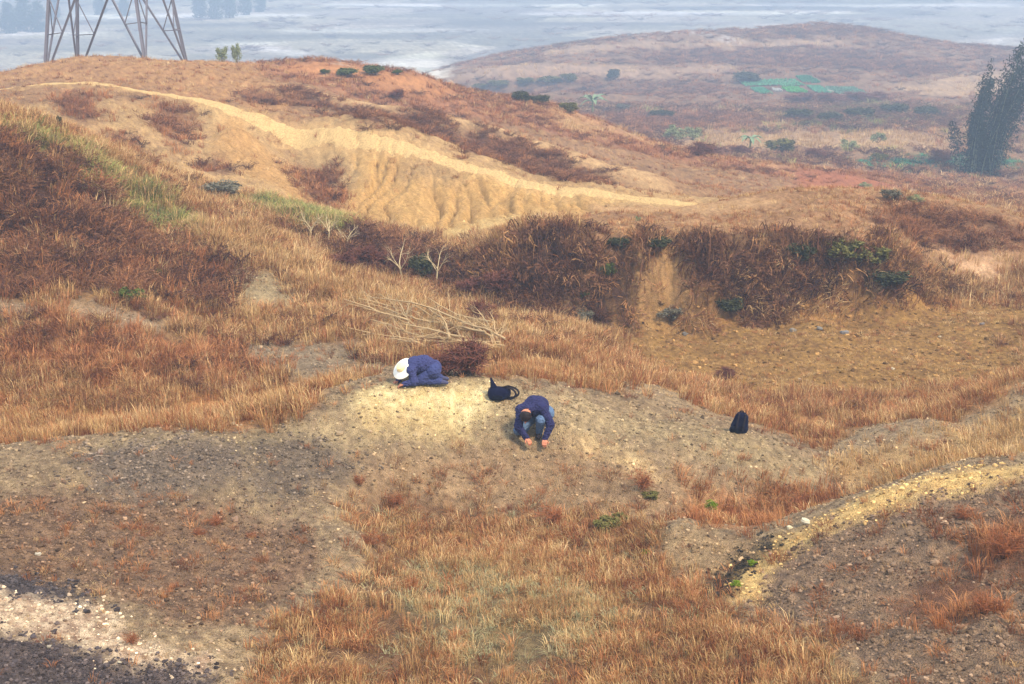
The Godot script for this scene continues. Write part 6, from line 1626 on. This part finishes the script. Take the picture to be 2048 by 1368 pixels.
func backpacks() -> void:
	var navy := cloth(srgb(15, 17, 40))
	var dark := cloth(srgb(11, 11, 22))
	var strapm := mat(srgb(34, 28, 36), 0.8)
	# lying open, straps in a loop
	var o := thing("backpack", on_ground(BAGS[0][0], BAGS[0][1], 0.01))
	var st := started()
	net(st, [[Vector3(-0.13, 0.11, 0), Vector3(0.06, 0.1, 0), 0.115, 0.105], [Vector3(-0.13, 0.12, -0.06), Vector3(0.08, 0.12, -0.06), 0.1, 0.09], [Vector3(-0.15, 0.07, 0.06), Vector3(0.0, 0.06, 0.07), 0.07, 0.06]], 0.014, 0.04)
	part("bag", st.commit(), navy, o)
	st = started()
	net(st, [[Vector3(-0.14, 0.2, -0.02), Vector3(-0.185, 0.38, -0.03), 0.055, 0.018], [Vector3(-0.1, 0.2, -0.02), Vector3(-0.17, 0.33, -0.02), 0.04, 0.02]], 0.01, 0.02)
	part("flap", st.commit(), navy, o)
	st = started()
	net(st, [[Vector3(0.02, 0.19, -0.03), Vector3(0.13, 0.22, -0.02), 0.035, 0.03], [Vector3(0.13, 0.22, -0.02), Vector3(0.13, 0.12, 0.0), 0.03, 0.03]], 0.01, 0.02)
	part("lid", st.commit(), dark, o)
	for e in [[0.27, 0.04], [0.36, -0.03]]:
		var pts := []
		for k in 11:
			var a := PI * (k / 10.0) - PI * 0.5
			pts.append(Vector3(0.09 + e[0] * 0.62 * cos(a), 0.125 + 0.11 * sin(a), e[1] + 0.05 * cos(a)))
		part("strap", strap(pts, 0.035, 0.012, Vector3(0.1, 0.2, 1)), strapm, o)
	st = started()
	net(st, [[Vector3(-0.12, 0.07, 0.13), Vector3(-0.01, 0.065, 0.125), 0.045, 0.04]], 0.01, 0.02)
	part("pocket", st.commit(), dark, o)
	tag(o, "navy backpack slumped open with its straps in a loop beside the crouching person", "backpack", "backpacks left on the mound")
	# standing upright
	o = thing("backpack", on_ground(BAGS[1][0], BAGS[1][1], 0.02))
	o.rotation.z = -0.1
	st = started()
	net(st, [[Vector3(-0.03, 0.12, -0.02), Vector3(0.0, 0.3, -0.02), 0.125, 0.1], [Vector3(0.06, 0.1, -0.02), Vector3(0.05, 0.3, -0.02), 0.11, 0.09]], 0.014, 0.04)
	part("bag", st.commit(), navy, o)
	st = started()
	net(st, [[Vector3(-0.13, 0.09, 0.07), Vector3(-0.02, 0.1, 0.09), 0.06, 0.065]], 0.012, 0.02)
	part("pocket", st.commit(), dark, o)
	for s in [-0.05, 0.07]:
		part("strap", strap([Vector3(s, 0.4, -0.02), Vector3(s, 0.38, 0.07), Vector3(s - 0.01, 0.3, 0.1), Vector3(s - 0.02, 0.18, 0.125), Vector3(s - 0.02, 0.09, 0.12)], 0.03, 0.01, Vector3(0, 0.3, 1)), strapm, o)
	part("handle", strap([Vector3(-0.03, 0.39, -0.02), Vector3(-0.015, 0.425, -0.02), Vector3(0.03, 0.425, -0.02), Vector3(0.045, 0.39, -0.02)], 0.022, 0.01, Vector3(0, 0, 1)), strapm, o)
	tag(o, "navy backpack standing upright alone on the mound edge", "backpack", "backpacks left on the mound")

func stones() -> void:
	var protos := [stone_mesh(41), stone_mesh(42), stone_mesh(43)]
	for i in STONES.size():
		var s: Array = STONES[i]
		var o := MeshInstance3D.new()
		o.mesh = protos[i % 3]
		o.material_override = mat(srgb(s[3][0], s[3][1], s[3][2]), 0.95, 0.1)
		o.name = numbered("stone")
		add_child(o)
		o.position = on_ground(s[0], s[1], -s[2] * 0.18)
		o.scale = Vector3(s[2], s[2] * 0.8, s[2])
		o.rotation.y = i * 2.1
		tag(o, s[4], "stone", s[5])

func vegetable_beds() -> void:
	var m := tinted(0.9, 0.2)
	for i in BEDS.size():
		var b: Array = BEDS[i]
		rng.seed = 800 + i
		var o := thing("vegetable_bed", on_ground((b[0] + b[2]) * 0.5, (b[1] + b[3]) * 0.5, 0.0))
		var so := started()
		var st := started()
		var col: Color = lin(b[4][0], b[4][1], b[4][2])
		var nx := 18
		var nd := 10
		for a in nx:
			for c in nd:
				var q := []
				for e in [[0, 0], [0, 1], [1, 1], [1, 0]]:
					var x := lerpf(b[0], b[2], (a + e[0]) / float(nx))
					var d := lerpf(b[1], b[3], (c + e[1]) / float(nd))
					q.append(on_ground(x, d, -0.12) - o.position)
				quad(so, q[0], q[1], q[2], q[3], lin(104, 84, 70))
				for k in 3:
					var x := lerpf(b[0], b[2], (a + rng.randf()) / float(nx))
					var d := lerpf(b[1], b[3], (c + rng.randf()) / float(nd))
					var p := on_ground(x, d, -0.1) - o.position
					for lf in 3:
						var dirn := (any_dir() + Vector3(0, 0.9, 0)).normalized()
						var w := dirn.cross(any_dir()).normalized() * 0.14
						var g := rng.randf_range(0.6, 1.3)
						tri(st, p - w, p + w, p + dirn * 0.36, Color(col.r * g, col.g * g, col.b * g))
		part("soil", so.commit(), m, o)
		var lv := part("leaves", st.commit(), m, o)
		lv.set_meta("kind", "stuff")
		tag(o, b[5], "vegetable bed", "vegetable beds on the terrace of the far hill")

func footpath() -> void:
	var st := started()
	var col := lin(226, 188, 130)
	var prev := []
	for i in PATH.size() - 1:
		var n := 12
		for k in n:
			var p := PATH[i].lerp(PATH[i + 1], k / float(n))
			var w := 0.24 + 0.1 * n_mid.get_noise_2d(p.x * 2.0, p.y * 2.0)
			var row := []
			for e in 5:
				var d := p.y - 0.35 + (e - 2) * w * 1.7
				var q := on_ground(p.x, d, -0.03 if e in [1, 2, 3] else 0.05)
				row.append(q)
			if not prev.is_empty():
				for e in 4:
					quad(st, prev[e], prev[e + 1], row[e + 1], row[e], col)
			prev = row
	var m := soil_material()
	var o := part("footpath", st.commit(), m, self)
	tag(o, "worn pale footpath along the crest of the yellow ridge", "footpath", "", "structure")
